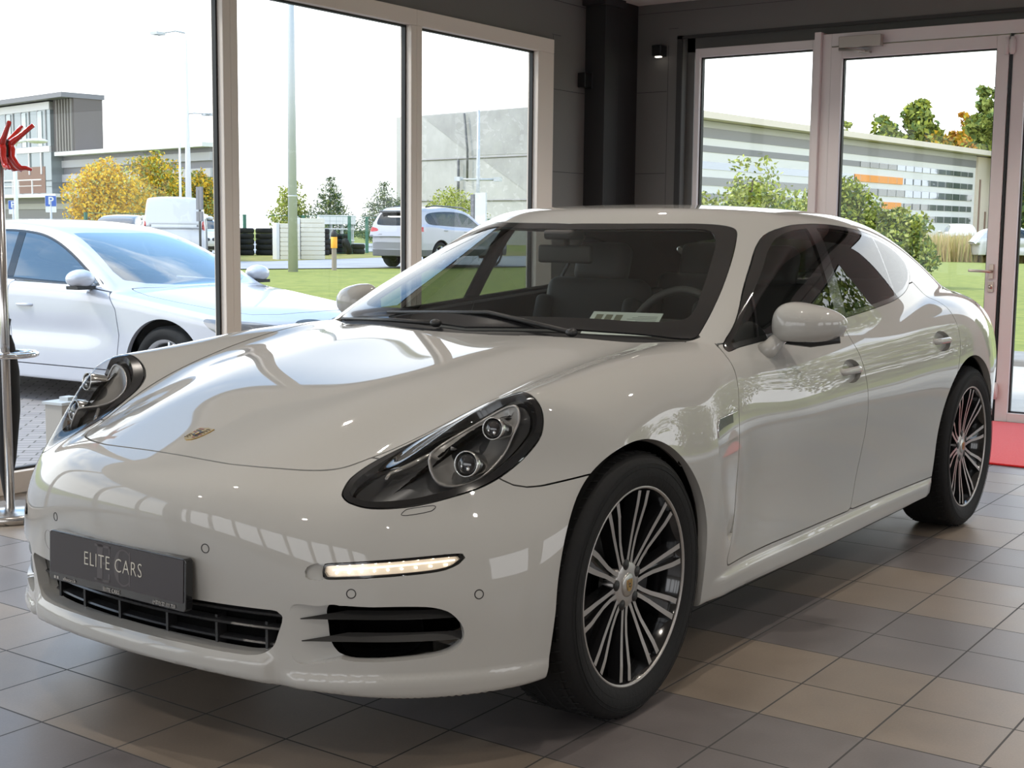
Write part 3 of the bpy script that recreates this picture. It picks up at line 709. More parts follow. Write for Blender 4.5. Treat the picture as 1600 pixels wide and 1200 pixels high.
# dark serif monogram behind the name
m=MB(); h=.092; Mx=TR(-.055,.0085,.0017)
for a in ((-.010,-h/2,.012,h/2),(-.020,h/2-.006,.040,h/2),(-.020,-h/2,.040,-h/2+.006),(.012,-.003,.030,.003),(.034,h/2-.022,.040,h/2),(.034,-h/2,.040,-h/2+.022),(.026,-.012,.030,.012)): m.box((a[0],a[1],0),(a[2],a[3],.0003),Mx)
m.build('monogram_letter',LETD,plate)
m=MB(); Mx=TR(.035,.0085,.0017); n=28; V=[]; 
for i in range(n+1):
    a=math.radians(48+264*i/n); th=.004+.015*max(0,-math.cos(a))**1.5; ro=.036
    V+=[(ro*math.cos(a),.046*math.sin(a),.0003),((ro-th)*math.cos(a),(.046-.004)*math.sin(a),.0003)]
m.add([Mx@Vector(v) for v in V],[(2*i,2*i+1,2*i+3,2*i+2) for i in range(n)]); m.box((.021,.014,0),(.026,.042,.0003),Mx); m.box((.021,-.042,0),(.026,-.014,.0003),Mx); m.build('monogram_letter',LETD,plate)
put('ELITE CARS',.050,LET,-.006,.010,offset=-.0007,space=1.12,sx=.80,name='dealer_name')
put('ELITE CARS',.014,LETS,-.010,-.0555,space=1.05,sx=.85,name='dealer_small_name'); put('elitecars.lv',.012,LETS,-.175,-.0555,name='web_address'); put('(+371) 22 111 733',.0125,LETS,.185,-.0555,name='phone_number',sx=.85)
m=MB(); m.box((-.2385,-.0595,0),(-.2315,-.0525,.0005),MP@Matrix.Translation((0,0,.0005))); m.box((-.2275,-.0595,0),(-.2205,-.0525,.0005),MP@Matrix.Translation((0,0,.0005))); m.build('social_icons',LETS,plate)
# crest on the bonnet
def crest(parent,Mx,s,name='crest'):
    out=[(0,-.5),(.22,-.42),(.36,-.25),(.42,0),(.43,.3),(.40,.46),(.2,.44),(0,.5),(-.2,.44),(-.40,.46),(-.43,.3),(-.42,0),(-.36,-.25),(-.22,-.42)]
    G=pm('crest_gold',(.55,.36,.12),.3,.8); R=pm('crest_red',(.20,.03,.02),.35); K=pm('crest_black',(.02,.015,.01),.35)
    m=MB(); m.prism([(x*s,y*s) for x,y in out],-.001*s/.07,.0018*s/.07,Mx); g=m.build(name,G,parent)
    m=MB()
    for sx,sy in ((-1,1),(1,-1)):
        for i in range(3):
            y=(.10+i*.12)*sy-.02 if sy>0 else -.08-i*.11
            w=.36 if sy>0 else .33-.06*i
            x0,x1=sorted((sx*.08,sx*w)); m.box((x0*s,(y)*s,.0018*s/.07),(x1*s,(y+.055)*s,.0024*s/.07),Mx,mi=(i+0)%2)
    m.build('crest_stripes',[R,K],g)
    m=MB()
    for sx,sy in ((1,1),(-1,-1)):
        for i in range(3):
            y=(.08+i*.12) if sy>0 else -.12-i*.10; m.tube([Mx@Vector((sx*.10*s,y*s,.002*s/.07)),Mx@Vector((sx*.22*s,(y+.05)*s,.002*s/.07)),Mx@Vector((sx*.34*s,y*s,.002*s/.07))],.014*s,5)
    m.prism([(x*s*.34,y*s*.36) for x,y in out],.0024*s/.07,.003*s/.07,Mx); m.build('crest_antlers',K,g)
    m=MB(); m.sphere((0,0,.003*s/.07),(s*.07,s*.11,s*.02),8,6,Mx); m.build('crest_horse',G,g)
    return g
P,G=surf_pts([(-.672,0.0001,.75)],.001,1); nrm=Vector(G[0]); nrm.y=0; nrm.normalize(); xv=Vector((0,-1,0)); yv=nrm.cross(xv)
Mc=Matrix(((xv.x,yv.x,nrm.x,P[0][0]),(xv.y,yv.y,nrm.y,0),(xv.z,yv.z,nrm.z,P[0][2]),(0,0,0,1)))
crest(CAR,Mc@Matrix.Diagonal((1,1.28,1,1)),.063)
# mirrors
def door_mirror(sd):
    # rounded shell: superellipsoid flattened toward the glass (rear, +x)
    n,mm=36,22; V=[]; c=np.array([1.035,.960,.995])
    for i in range(mm+1):
        v=-PI/2+PI*i/mm
        for k in range(n):
            u=2*PI*k/n; cu,su=math.cos(u),math.sin(u); cv,sv=math.cos(v),math.sin(v)
            pw=lambda t,e: math.copysign(abs(t)**e,t)
            x=pw(cv,.75)*pw(cu,.8); y=pw(cv,.75)*pw(su,.8); z=pw(sv,.8)
            # x: depth, y: width, z: height
            X=x*(.105 if x<0 else .045); Y=y*.108; Z=z*(.088 if z>0 else .072)
            Z*=1-(.50*(y*.5+.5)**1.2 if z>0 else .25*(y*.5+.5)); Z+=.004*y; X+=.03*(y)+.02*y*y
            if z<-.35: Z=max(Z,-.050)
            V.append((c[0]+X,sd*(c[1]+Y),c[2]+Z))
    V=np.array(V).reshape(mm+1,n,3)
    o=grid_mesh('door_mirror',V.transpose(1,0,2),PAINT,CAR,closed_u=True)
    m=MB(); m.add([(c[0]+.047+.03*t+.02*t*t,sd*(c[1]+t*.082),c[2]+s) for t in (-1,-.5,0,.5,1) for s in (-.04,.05-.035*(t*.5+.5))],[(0,1,3,2),(2,3,5,4),(4,5,7,6),(6,7,9,8)],True); m.build('mirror_glass',pm('mirror_silver',(.8,.8,.8),.02,1),o)
    m=MB(); P=[(c[0]+.02,sd*(c[1]-.10),c[2]-.052),(c[0]+.02,sd*c[1],c[2]-.057),(c[0]+.045,sd*(c[1]+.09),c[2]-.045)]; m.tube(P,[.016,.017,.012],8); m.build('mirror_underside',BLACKP,o)
    m=MB(); m.tube([(.925,sd*.850,.905),(.935,sd*.872,.918),(.965,sd*.882,.942),(1.01,sd*.895,.975)],[.030,.029,.026,.024],14); a=m.build('mirror_foot',PAINT,o)
    return o
for sd in (-1,1): door_mirror(sd)
# wheels
def wheel(xc,yc,zr,hw,first=None):
    MW=Matrix.Rotation(PI/2,4,'X')
    if first is None:
        prof=[(.2675,.100),(.2690,.104),(.2665,.107),(.2625,.1065),(.260,.102),(.250,.085),(.238,.03),(.232,-.10),(.26,-.105)]
        m=MB(); m.lathe(prof[:5],96,MW,mi=0); m.lathe(prof[4:],96,MW,mi=1); w=m.build('wheel',[SILVER,BLACKG],CAR)
        s=hw/.118; tp=[(.262,.102),(.272,.109),(.290,.115),(.312,.118),(.332,.114),(.346,.103),(.353,.086),(.3555,.06),(.3555,-.06),(.353,-.086),(.346,-.103),(.332,-.114),(.312,-.118),(.29,-.115),(.262,-.10)]
        m=MB(); m.lathe([(r,z) for r,z in tp],96,MW)
        ty=m.build('tyre',RUBBER,w)
        m=MB()
        for zz in (-.068,-.023,.023,.068): m.lathe([(.3562,zz-.005),(.3564,zz),(.3562,zz+.005)],72,MW)
        for i in range(72):
            a=2*PI*i/72
            for zz,q in ((.088,.03),(-.088,-.03)):
                m.tube([MW@Vector((.3545*math.cos(a),.3545*math.sin(a),zz*1.0)),MW@Vector((.3565*math.cos(a+.03),.3565*math.sin(a+.03),zz*.55))],.0022,4)
        m.build('tread_grooves',pm('groove_black',(.005,.005,.005),.9),w)
        m=MB(); 
        for r in (.295,.318,.328): m.tube([MW@Vector((r*math.cos(2*PI*i/64),r*math.sin(2*PI*i/64),.1175 if r>.3 else .1155)) for i in range(64)],.0009,4,closed=True)
        m.build('sidewall_ribs',RUBBER,w)
        # ten twin spokes
        for i in range(10):
            a=2*PI*i/10+.157; Mr=MW@Matrix.Rotation(a,4,'Z'); m=MB()
            for s in (-1,1):
                path=[(.052,.010),(.090,.0095),(.130,.0115),(.175,.0165),(.215,.0205),(.254,.0225)]
                zs=[.076,.078,.082,.089,.096,.100]; wd=[.0062,.0056,.0058,.0064,.0070,.0076]
                V=[];F=[]
                for (r,o_),z,wq in zip(path,zs,wd):
                    yq=s*o_
                    V+=[(r,yq-wq,z),(r,yq+wq,z),(r,yq+wq+.004,z-.035),(r,yq-wq-.004,z-.035)]
                for q in range(5):
                    for e_ in range(4):
                        F.append((q*4+e_,q*4+(e_+1)%4,(q+1)*4+(e_+1)%4,(q+1)*4+e_))
                V=[Mr@Vector(v) for v in V]
                m.add(V,[f for j,f in enumerate(F) if j%4==0],False,0); m.add(V,[f for j,f in enumerate(F) if j%4],False,1)
            # black web between the pair, in the outer half lower than the faces
            V=[(.085,-.009,.066),(.085,.009,.066),(.17,.015,.074),(.17,-.015,.074),(.25,.020,.086),(.25,-.020,.086)]
            m.add([Mr@Vector(v) for v in V],[(0,1,2,3),(3,2,4,5)],False,1)
            m.build('spoke',[SILVER,BLACKG],w)
        m=MB(); m.lathe([(.0005,.079),(.034,.079),(.042,.078),(.058,.077),(.066,.072),(.070,.03)],48,MW); m.build('hub',SILVER,w)
        m=MB(); m.lathe([(.0005,.084),(.027,.0835),(.032,.081),(.034,.077)],40,MW); m.build('centre_cap',pm('cap_silver',(.45,.44,.42),.3,1),w)
        crest_m=crest(w,MW@Matrix.Translation((0,0,.0843)),.034,'cap_crest')
        for i in range(5):
            a=2*PI*i/5+.157+PI/10*1; m=MB(); Mq=MW@Matrix.Translation((.0565*math.cos(a),.0565*math.sin(a),0)); m.lathe([(.0005,.0795),(.0085,.0795),(.0095,.0785),(.0145,.0783),(.0146,.075)],18,Mq); m.build('wheel_bolt',pm('bolt_black',(.006,.006,.006),.5),w)
        m=MB(); m.lathe([(.06,.0),(.185,.0),(.185,-.03),(.06,-.03)],64,MW); m.build('brake_disc',pm('disc_steel',(.12,.12,.12),.35,.9),w)
        m=MB(); m.lathe([(.0005,-.06),(.24,-.06)],48,MW); m.build('wheel_back',DARKV,w)
        m=MB(); m.lathe([(.118,.03),(.195,.03),(.198,.02),(.198,-.035),(.118,-.035)],14,MW,a0=-.45,a1=.45); m.build('brake_caliper',pm('caliper_dark',(.05,.05,.05),.4),w)
    else: w=copy_tree(first,CAR)
    w.location=(xc,yc,zr); return w
w0=wheel(0,-.830,.3555,.118)
w1=wheel(2.92,-.838,.3555,.118,w0)
for x,y in ((0,.830),(2.92,.838)):
    w=wheel(x,y,.3555,.118,w0); w.rotation_euler=(0,0,PI)
# wipers
for a,b,c in (((.500,-.40),(.56,-.05),(.585,.42)),((.475,.12),(.50,.35),(.60,.66))):
    P,_=surf_pts([(a[0],a[1] if a[1]>0 else -a[1],.97),(b[0],abs(b[1])+1e-3,.98),(c[0],c[1],.98)],.010,1)
    P[0][1]=a[1];P[1][1]=b[1];P[2][1]=c[1]
    m=MB(); m.tube([tuple(P[0]),tuple(P[1]),tuple(P[2])],[.009,.007,.005],8); wp=m.build('wiper',BLACKP,CAR)
    m=MB(); m.sphere(tuple(P[0]),(.02,.02,.014),12,8); m.build('wiper_pivot',BLACKP,wp)
# cabin
LEA=pm('black_leather',(.12,.112,.105),.45); LEA2=pm('cabin_plastic',(.075,.07,.066),.6)
def rbox(name,lo,hi,mat,parent,M=None,lv=2,bev=.03):
    m=MB(); m.box(lo,hi,M,smooth=True); o=m.build(name,mat,parent); b=o.modifiers.new('b','BEVEL'); b.width=bev; b.segments=4; b.limit_method='NONE'; return o
rbox('cabin_floor',(.55,-.80,.22),(3.4,.80,.30),LEA2,CAR,bev=.01)
# dashboard follows the glass
m=MB(); V=[];ys=np.linspace(-.68,.68,15)
for y in ys:
    k=.36*y*y
    for x,z in ((.60+k,.895),(.72+k*.8,.925),(.95+k*.3,.945),(1.08,.93),(1.13,.86),(1.10,.70),(1.00,.45)): V.append((x,y,z))
m.add(V,[(i*7+j,i*7+j+1,(i+1)*7+j+1,(i+1)*7+j) for i in range(14) for j in range(6)],True); m.build('dashboard',LEA2,CAR)
rbox('instrument_hood',(.93,-.55,.90),(1.14,-.22,.985),LEA2,CAR,bev=.03)
Mst=Matrix.Translation((1.20,-.385,.915))@Matrix.Rotation(math.radians(-68),4,'Y')
m=MB(); m.tube([Mst@Vector((.178*math.cos(2*PI*i/40),.178*math.sin(2*PI*i/40),0)) for i in range(40)],.0145,10,closed=True); st=m.build('steering_wheel',LEA,CAR)
m=MB(); m.sphere((0,0,-.02),(.065,.075,.03),16,10,Mst); [m.tube([Mst@Vector((0,0,-.02)),Mst@Vector((.17*math.cos(a),.17*math.sin(a),0))],.012,8) for a in (PI/2,-PI/2,PI)]; m.build('steering_hub',LEA2,st)
def seat(x,y,w):
    o=rbox('car_seat',(x-.50,y-w/2,.42),(x+.05,y+w/2,.60),LEA,CAR,bev=.06)
    Mt=Matrix.Translation((x,y,.55))@Matrix.Rotation(math.radians(18),4,'Y')
    rbox('seat_back',(-.06,-w/2,0),(.07,w/2,.56),LEA,o,Mt,bev=.055)
    rbox('side_bolster',(-.10,-w/2-.01,.02),(.02,-w/2+.07,.46),LEA,o,Mt,bev=.03); rbox('side_bolster',(-.10,w/2-.07,.02),(.02,w/2+.01,.46),LEA,o,Mt,bev=.03)
    rbox('headrest',(-.05,-.13,.54),(.05,.13,.72),LEA,o,Mt,bev=.045)
for y in (-.385,.385): seat(1.78,y,.50); seat(2.75,y,.46)
rbox('centre_console',(1.10,-.13,.35),(2.7,.13,.68),LEA2,CAR,bev=.03)
rbox('rear_shelf',(2.9,-.62,.80),(3.6,.62,.90),LEA2,CAR,bev=.03)
rbox('interior_mirror',(1.085,-.10,1.17),(1.11,.13,1.235),LEA2,CAR,bev=.011)
m=MB(); m.tube([(1.10,.01,1.23),(1.09,.01,1.30)],.012,8); m.build('mirror_stalk',LEA2,CAR)
rbox('sensor_housing',(1.03,-.05,1.255),(1.13,.07,1.29),LEA2,CAR,bev=.012)
# underbody
m=MB(); m.box((-.80,-.55,.24),(3.7,.55,.28)); m.box((.40,-.86,.225),(2.44,.86,.26)); m.build('underbody',DARKV,CAR)
# price sheet lying on the dashboard under the glass
m=MB(); Ms=Matrix.Translation((.775,-.42,.985))@Matrix.Rotation(math.radians(14),4,'Z')@Matrix.Rotation(math.radians(-24),4,'Y')@Matrix.Scale(.8,4)
m.box((-.10,-.15,0),(.10,.15,.002),Ms); sh=m.build('price_sheet',pm('paper',(.72,.78,.74),.6),None)
tag(sh,'printed info sheet lying on the dashboard of the white saloon','sheet')
m=MB()
for j in range(3): m.box((-.075+.0,.015+j*.042,.0022),(.075,.045+j*.042,.0026),Ms,mi=0)
for i in range(12): m.box((-.08+i*.013,-.135,.0022),(-.075+i*.013,-.01-(i%3)*.02,.0026),Ms,mi=1)
m.build('printed_block',[pm('print_khaki',(.22,.22,.16),.6),pm('print_grey',(.35,.38,.36),.6)],sh)
# ======================= showroom =======================
def struct(o): o['kind']='structure'; return o
def floor_material():
    m,nt,b=nmat('floor_tiles'); N=nt.nodes.new; L=nt.links.new
    tc=N('ShaderNodeTexCoord'); sp=N('ShaderNodeSeparateXYZ'); L(tc.outputs['Object'],sp.inputs[0])
    def M(op,a,bv=None,c=None,clamp=False):
        n=N('ShaderNodeMath'); n.operation=op; n.use_clamp=clamp
        for i,v in enumerate((a,bv,c)):
            if v is None: continue
            if isinstance(v,(int,float)): n.inputs[i].default_value=v
            else: L(v,n.inputs[i])
        return n.outputs[0]
    T=.296
    gx=M('DIVIDE',M('SUBTRACT',sp.outputs['X'],.218),T); gy=M('DIVIDE',M('SUBTRACT',sp.outputs['Y'],-1.195),T)
    ix=M('FLOOR',gx); iy=M('FLOOR',gy); fx=M('SUBTRACT',gx,ix); fy=M('SUBTRACT',gy,iy)
    band=M('LESS_THAN',M('MODULO',M('ADD',ix,400.0),4.0),1.5)   # two light rows, two dark rows
    cb=N('ShaderNodeCombineXYZ'); L(ix,cb.inputs[0]); L(iy,cb.inputs[1]); wn=N('ShaderNodeTexWhiteNoise'); wn.noise_dimensions='2D'; L(cb.outputs[0],wn.inputs['Vector'])
    no=N('ShaderNodeTexNoise'); no.inputs['Scale'].default_value=5; no.inputs['Detail'].default_value=9; no.inputs['Roughness'].default_value=.62
    off=N('ShaderNodeVectorMath'); off.operation='ADD'; L(tc.outputs['Object'],off.inputs[0]); sc=N('ShaderNodeVectorMath'); sc.operation='SCALE'; L(wn.outputs['Color'],sc.inputs[0]); sc.inputs['Scale'].default_value=7; L(sc.outputs[0],off.inputs[1]); L(off.outputs[0],no.inputs['Vector'])
    fi=N('ShaderNodeTexNoise'); fi.inputs['Scale'].default_value=160; fi.inputs['Detail'].default_value=3; L(tc.outputs['Object'],fi.inputs['Vector'])
    mc=N('ShaderNodeMix'); mc.data_type='RGBA'; mc.inputs[6].default_value=(.145,.127,.124,1); mc.inputs[7].default_value=(.215,.172,.134,1); L(band,mc.inputs[0])
    v=M('ADD',M('MULTIPLY',no.outputs['Fac'],.7),M('ADD',M('MULTIPLY',wn.outputs['Value'],.16),M('ADD',M('MULTIPLY',fi.outputs['Fac'],.35),.40)))
    mm=N('ShaderNodeMix'); mm.data_type='RGBA'; mm.blend_type='MULTIPLY'; mm.inputs[0].default_value=1; L(mc.outputs[2],mm.inputs[6]); L(v,mm.inputs[7])
    g=.0095
    ed=M('MAXIMUM',M('LESS_THAN',M('MINIMUM',fx,M('SUBTRACT',1.0,fx)),g),M('LESS_THAN',M('MINIMUM',fy,M('SUBTRACT',1.0,fy)),g))
    mg=N('ShaderNodeMix'); mg.data_type='RGBA'; L(ed,mg.inputs[0]); L(mm.outputs[2],mg.inputs[6]); mg.inputs[7].default_value=(.016,.014,.013,1); L(mg.outputs[2],b.inputs['Base Color'])
    ro=M('ADD',M('MULTIPLY',no.outputs['Fac'],.16),.31); L(M('ADD',ro,M('MULTIPLY',ed,.4)),b.inputs['Roughness'])
    bu=N('ShaderNodeBump'); bu.inputs['Strength'].default_value=.35; bu.inputs['Distance'].default_value=.002
    L(M('SUBTRACT',M('MULTIPLY',no.outputs['Fac'],.02),ed),bu.inputs['Height']); L(bu.outputs[0],b.inputs['Normal'])
    b.inputs['IOR'].default_value=1.9
    return m
X0,X1,Y0,Y1,ZC=-7.0,6.42,-8.0,2.97,3.06
m=MB(); m.box((X0-.3,Y0-.3,-.12),(X1+.10,Y1+.10,0)); struct(m.build('floor',floor_material()))
CEIL=pm('ceiling_white',(.74,.71,.67),.8)
m=MB(); m.box((X0-.3,Y0-.3,ZC),(X1+.4,Y1+.4,ZC+.15)); struct(m.build('ceiling',CEIL))
WALL=pm('dark_wall',(.15,.141,.130),.55,noise=.06,scale=3); WALLB=pm('column_black',(.018,.016,.016),.5); LWALL=pm('light_wall',(.60,.57,.53),.7)
FRAME=pm('frame_alu',(.78,.69,.61),.5,0); FRAMEC=pm('frame_alu_cool',(.74,.68,.67),.5,0); GASK=pm('gasket_black',(.01,.01,.01),.5)
# --- left window wall (y = 2.97): frames 0.12 wide every 1.613 m ---
ML=[2.200-1.613*i for i in range(0,6)]; ML=sorted(ML)+[3.813]
RX_=5.42
m=MB(); m.box((RX_,Y1,0),(X1+.15,Y1+.20,ZC)); m.box((X0,Y1,2.69),(RX_,Y1+.20,ZC)); m.box((X0-.2,Y1,0),(ML[0]-.06,Y1+.20,ZC)); 
struct(m.build('wall_left',WALL))
m=MB()
for z in (2.338,1.726): m.box((5.46,Y1-.0012,z-.002),(5.905,Y1,z+.002))
m.box((4.75,Y1-.0012,2.985),(5.905,Y1,2.989)); m.box((5.455,Y1-.001,0),(5.458,Y1,2.73)); m.box((5.44,Y1-.001,2.735),(5.56,Y1,2.738))
struct(m.build('trim_1',GASK))
def pane(name,x0,x1,y0,y1,z0,z1,axis,parent):
    m=MB()
    if axis=='y': m.add([(x0,y0,z0),(x1,y0,z0),(x1,y0,z1),(x0,y0,z1)],[(0,1,2,3)])
    else: m.add([(x0,y0,z0),(x0,y1,z0),(x0,y1,z1),(x0,y0,z1)],[(0,1,2,3)])
    return m.build(name,PANE,parent)
edges=[ML[0]-.0]+ML[1:]+[RX_-.10]
Ztop=2.588; Zb=.105; k=0
for i in range(len(edges)-1):
    k+=1; a=edges[i]+(.055 if i or 1 else 0); b=edges[i+1]-(.055 if i<len(edges)-2 else .105)
    m=MB(); y0=Y1-.035; y1=Y1+.06
    c0=edges[i]; c1=edges[i+1] if i<len(edges)-2 else RX_
    m.box((c0,y0,Ztop),(c1,y1,2.69)); m.box((c0,y0,.0),(c1,y1,Zb))
    m.box((c0,y0+.001,Zb),(a,y1,Ztop)); m.box((b,y0+.001,Zb),(c1,y1,Ztop))
    w=m.build('window_%d'%k,FRAME,bevel=.004); struct(w)
    m=MB()
    g=.012
    m.box((a,y0+.045,Zb),(a+g,y1-.02,Ztop)); m.box((b-g,y0+.045,Zb),(b,y1-.02,Ztop)); m.box((a,y0+.045,Ztop-g),(b,y1-.02,Ztop)); m.box((a,y0+.045,Zb),(b,y1-.02,Zb+g))
    m.build('window_gasket',GASK,w); pane('window_pane',a,b,y0+.065,0,Zb,Ztop,'y',w)
# --- corner column ---
m=MB(); m.box((5.905,2.787,0),(6.10,Y1,ZC)); m.box((6.10,2.80,0),(X1,Y1,ZC)); m.box((5.85,2.76,3.0),(6.16,Y1,ZC)); struct(m.build('trim_2',WALLB,bevel=.004))
m=MB(); m.box((5.80,Y1-.07,2.38),(5.90,Y1,2.49)); m.box((5.895,Y1-.075,2.37),(5.904,Y1-.004,2.50)); o=m.build('wall_sensor',pm('sensor_black',(.01,.01,.01),.3),bevel=.006); tag(o,'small black sensor box on the dark wall left of the corner column','sensor')
# --- door wall (x = 6.42) ---
RY=2.395; WT=2.66
m=MB(); m.box((X1,RY,0),(X1+.25,Y1+.2,ZC)); m.box((X1,Y0,2.79),(X1+.25,RY,ZC)); m.box((X1+.08,Y0,2.68),(X1+.25,RY,2.80)); m.box((X1+.08,2.33,0),(X1+.25,RY,2.8)); m.box((X1,Y0-.2,0),(X1+.25,-7.6,ZC)); struct(m.build('wall_right',WALL))
m=MB()
for z in (2.381,1.743): m.box((X1-.0012,2.53,z-.002),(X1,2.80,z+.002))
m.box((X1-.001,2.52,0),(X1,2.523,2.735)); m.box((X1-.001,2.44,2.86),(X1,2.52,2.863)); m.box((X1-.012,2.395,0),(X1,2.44,2.80)); m.box((X1-.012,Y0,2.775),(X1,2.44,2.80))
m.box((X1-.001,1.0,2.99),(X1,2.8,2.993)); struct(m.build('trim_3',pm('seam_dark',(.03,.028,.026),.6)))
xf0,xf1=X1-.02,X1+.07
def frame(name,y0,y1,z0,z1,t,tb,mat,x0=xf0,x1=xf1,par=None,tt=None):
    tt=tt or t; m=MB(); m.box((x0,y0,z0),(x1,y0+t,z1)); m.box((x0,y1-t,z0),(x1,y1,z1)); m.box((x0+.001,y0+t,z1-tt),(x1,y1-t,z1)); m.box((x0+.001,y0+t,z0),(x1,y1-t,z0+tb)); o=m.build(name,mat,par,bevel=.004)
    g=.010; m=MB(); a,b,c,d=y0+t,y1-t,z0+tb,z1-tt
    m.box((x0+.03,a,c),(x1-.02,a+g,d)); m.box((x0+.03,b-g,c),(x1-.02,b,d)); m.box((x0+.03,a,d-g),(x1-.02,b,d)); m.box((x0+.03,a,c),(x1-.02,b,c+g)); m.build('door_gasket' if 'door' in name else 'window_gasket',GASK,o)
    pane('door_pane' if 'door' in name else 'window_pane',x0+.045,x1,a,b,c,d,'x',o); return o
w=struct(frame('window_8',1.275,2.275,0,2.69,.040,.10,FRAMEC,tt=.066))
m=MB(); m.box((X1-.065,1.235,0),(X1+.07,1.285,2.735)); struct(m.build('trim_4',FRAMEC,bevel=.004))
# door frame, leaf, hinge, closer, handle
m=MB(); m.box((X1-.03,1.165,0),(X1+.07,1.235,2.72)); m.box((X1-.03,-7.6,2.63),(X1+.07,1.165,2.72)); struct(m.build('trim_5',FRAMEC,bevel=.003))
door=struct(frame('door_1',-.095,1.160,.012,2.622,.082,.062,FRAMEC,X1-.045,X1+.04))
m=MB(); m.box((X1-.044,-.112,0),(X1+.05,-.101,2.63)); struct(m.build('trim_6',GASK))
w=struct(frame('window_9',-1.6,-.118,0.005,2.622,.085,.062,FRAMEC,X1-.035,X1+.05))
m=MB(); m.box((X1-.03,-2.95,.0),(X1+.05,-1.6,.06)); m.box((X1-.03,-2.0,0),(X1+.05,-1.6,2.63)); struct(m.build('trim_7',FRAMEC))
w=struct(frame('window_10',-7.6,-1.95,.005,2.622,.085,.062,FRAMEC,X1-.034,X1+.05))
m=MB(); 
for y in (-.083,-.118): m.lathe([(.0005,0),(.014,0),(.014,.115),(.0005,.115)],12,Matrix.Translation((X1-.062,y,2.49)))
m.box((X1-.062,-.135,2.50),(X1-.04,-.066,2.59)); o=m.build('door_hinge',FRAMEC,door)
m=MB(); 
for y in (-.083,-.118): m.lathe([(.0005,0),(.014,0),(.014,.115),(.0005,.115)],12,Matrix.Translation((X1-.062,y,.16)))
m.box((X1-.062,-.135,.17),(X1-.04,-.066,.26)); o=m.build('door_hinge',FRAMEC,door)
m=MB(); m.box((X1-.105,.775,2.605),(X1-.045,1.085,2.685)); cl=m.build('door_closer',pm('closer_alu',(.42,.38,.34),.35,.5),door,bevel=.004)
m=MB(); m.tube([(X1-.075,1.09,2.600),(X1-.12,.93,2.577),(X1-.12,.88,2.572)],[.010,.009,.008],6); m.box((X1-.10,.86,2.560),(X1-.045,.93,2.578)); m.build('closer_arm',pm('closer_alu',(.4,.4,.4)),cl)
HM=pm('handle_steel',(.55,.45,.38),.3,1)
m=MB(); m.tube([(X1-.05,-.055,1.035),(X1-.105,-.055,1.036),(X1-.11,-.045,1.037),(X1-.11,.085,1.040)],.0095,10); m.box((X1-.055,-.068,.985),(X1-.045,-.038,1.085)); dh=m.build('door_handle',HM,door,bevel=.002)
m=MB(); m.lathe([(.0005,.012),(.014,.012),(.016,0)],16,Matrix.Translation((X1-.045,-.053,.93))@Matrix.Rotation(-PI/2,4,'Y')); m.box((X1-.052,-.072,.895),(X1-.045,-.034,.965)); m.build('door_lock',HM,door)
m=MB(); m.box((X1-.10,2.535,2.648),(X1,2.62,2.735)); sp_=m.build('wall_spotlight',pm('spot_black',(.008,.008,.008),.35),bevel=.010); tag(sp_,'small black cube spotlight on the dark wall between corner column and window','spotlight')
m=MB(); m.box((X1-.078,2.555,2.640),(X1-.045,2.60,2.6475)); m.build('spot_glow',pm('spot_glow',(1,.95,.85),.5,emit=(1,.93,.8),es=3),sp_)
# red mat
def mat_pts():
    return [(4.585,-.15),(5.95,-.15),(6.36,-.15),(6.36,-2.3),(4.62,-2.3)]
m=MB(); m.box((4.60,-1.75,0.0),(6.34,-.12,.012)); tag(m.build('red_mat',pm('red_carpet',(.75,.008,.008),.95,noise=.15,scale=90,bump=.3,sheen=.3),bevel=.004),'bright red entrance mat on the tiles in front of the glass door','mat')
# the rest of the room, seen only in reflections
m=MB(); m.box((X0,Y0-.2,0),(X1+.2,Y0,.9)); m.box((X0,Y0-.2,2.5),(X1+.2,Y0,ZC)); m.box((X0,Y0-.2,.9),(-2.2,Y0,2.5)); m.box((-.2,Y0-.2,.9),(.6,Y0,2.5)); m.box((2.6,Y0-.2,.9),(3.4,Y0,2.5))
struct(m.build('wall_back',LWALL))
m=MB(); m.box((X0-.2,Y0,0),(X0,Y1,.5)); m.box((X0-.2,Y0,2.5),(X0,Y1,ZC)); m.box((X0-.2,Y0,.5),(X0,-5.4,2.5))
for i in range(9): y=-5.4+i*1.0; m.box((X0-.2,y-.07,.5),(X0,y+.07,2.5))
struct(m.build('wall_front',LWALL))
# window openings let the sky in: portals
def portal(loc,rot,sx,sy):
    l=bpy.data.lights.new('window_portal','AREA'); l.shape='RECTANGLE'; l.size=sx; l.size_y=sy; l.cycles.is_portal=True
    o=bpy.data.objects.new('window_portal',l); o.location=loc; o.rotation_euler=rot; COL.objects.link(o)
portal((-.8,Y1+.25,1.35),(math.radians(-90),0,0),12.4,2.6)
portal((X1+.3,-2.6,1.3),(math.radians(90),0,math.radians(90)),10.0,2.6)
portal((2.0,Y0-.25,1.7),(math.radians(90),0,0),8.6,1.7)
portal((X0-.25,-1.2,1.5),(math.radians(90),0,math.radians(-90)),8.4,2.1)
# ceiling downlights
for ix in range(6):
    for iy in range(4):
        x=-5.2+ix*2.05; y=-6.2+iy*2.3+(ix%2)*.5
        l=lamp('ceiling_downlight','SPOT',(x,y,ZC-.02),DOWN,(1,.92,.82),(0,0,0),shadow_soft_size=.03,spot_size=math.radians(120),spot_blend=.6)
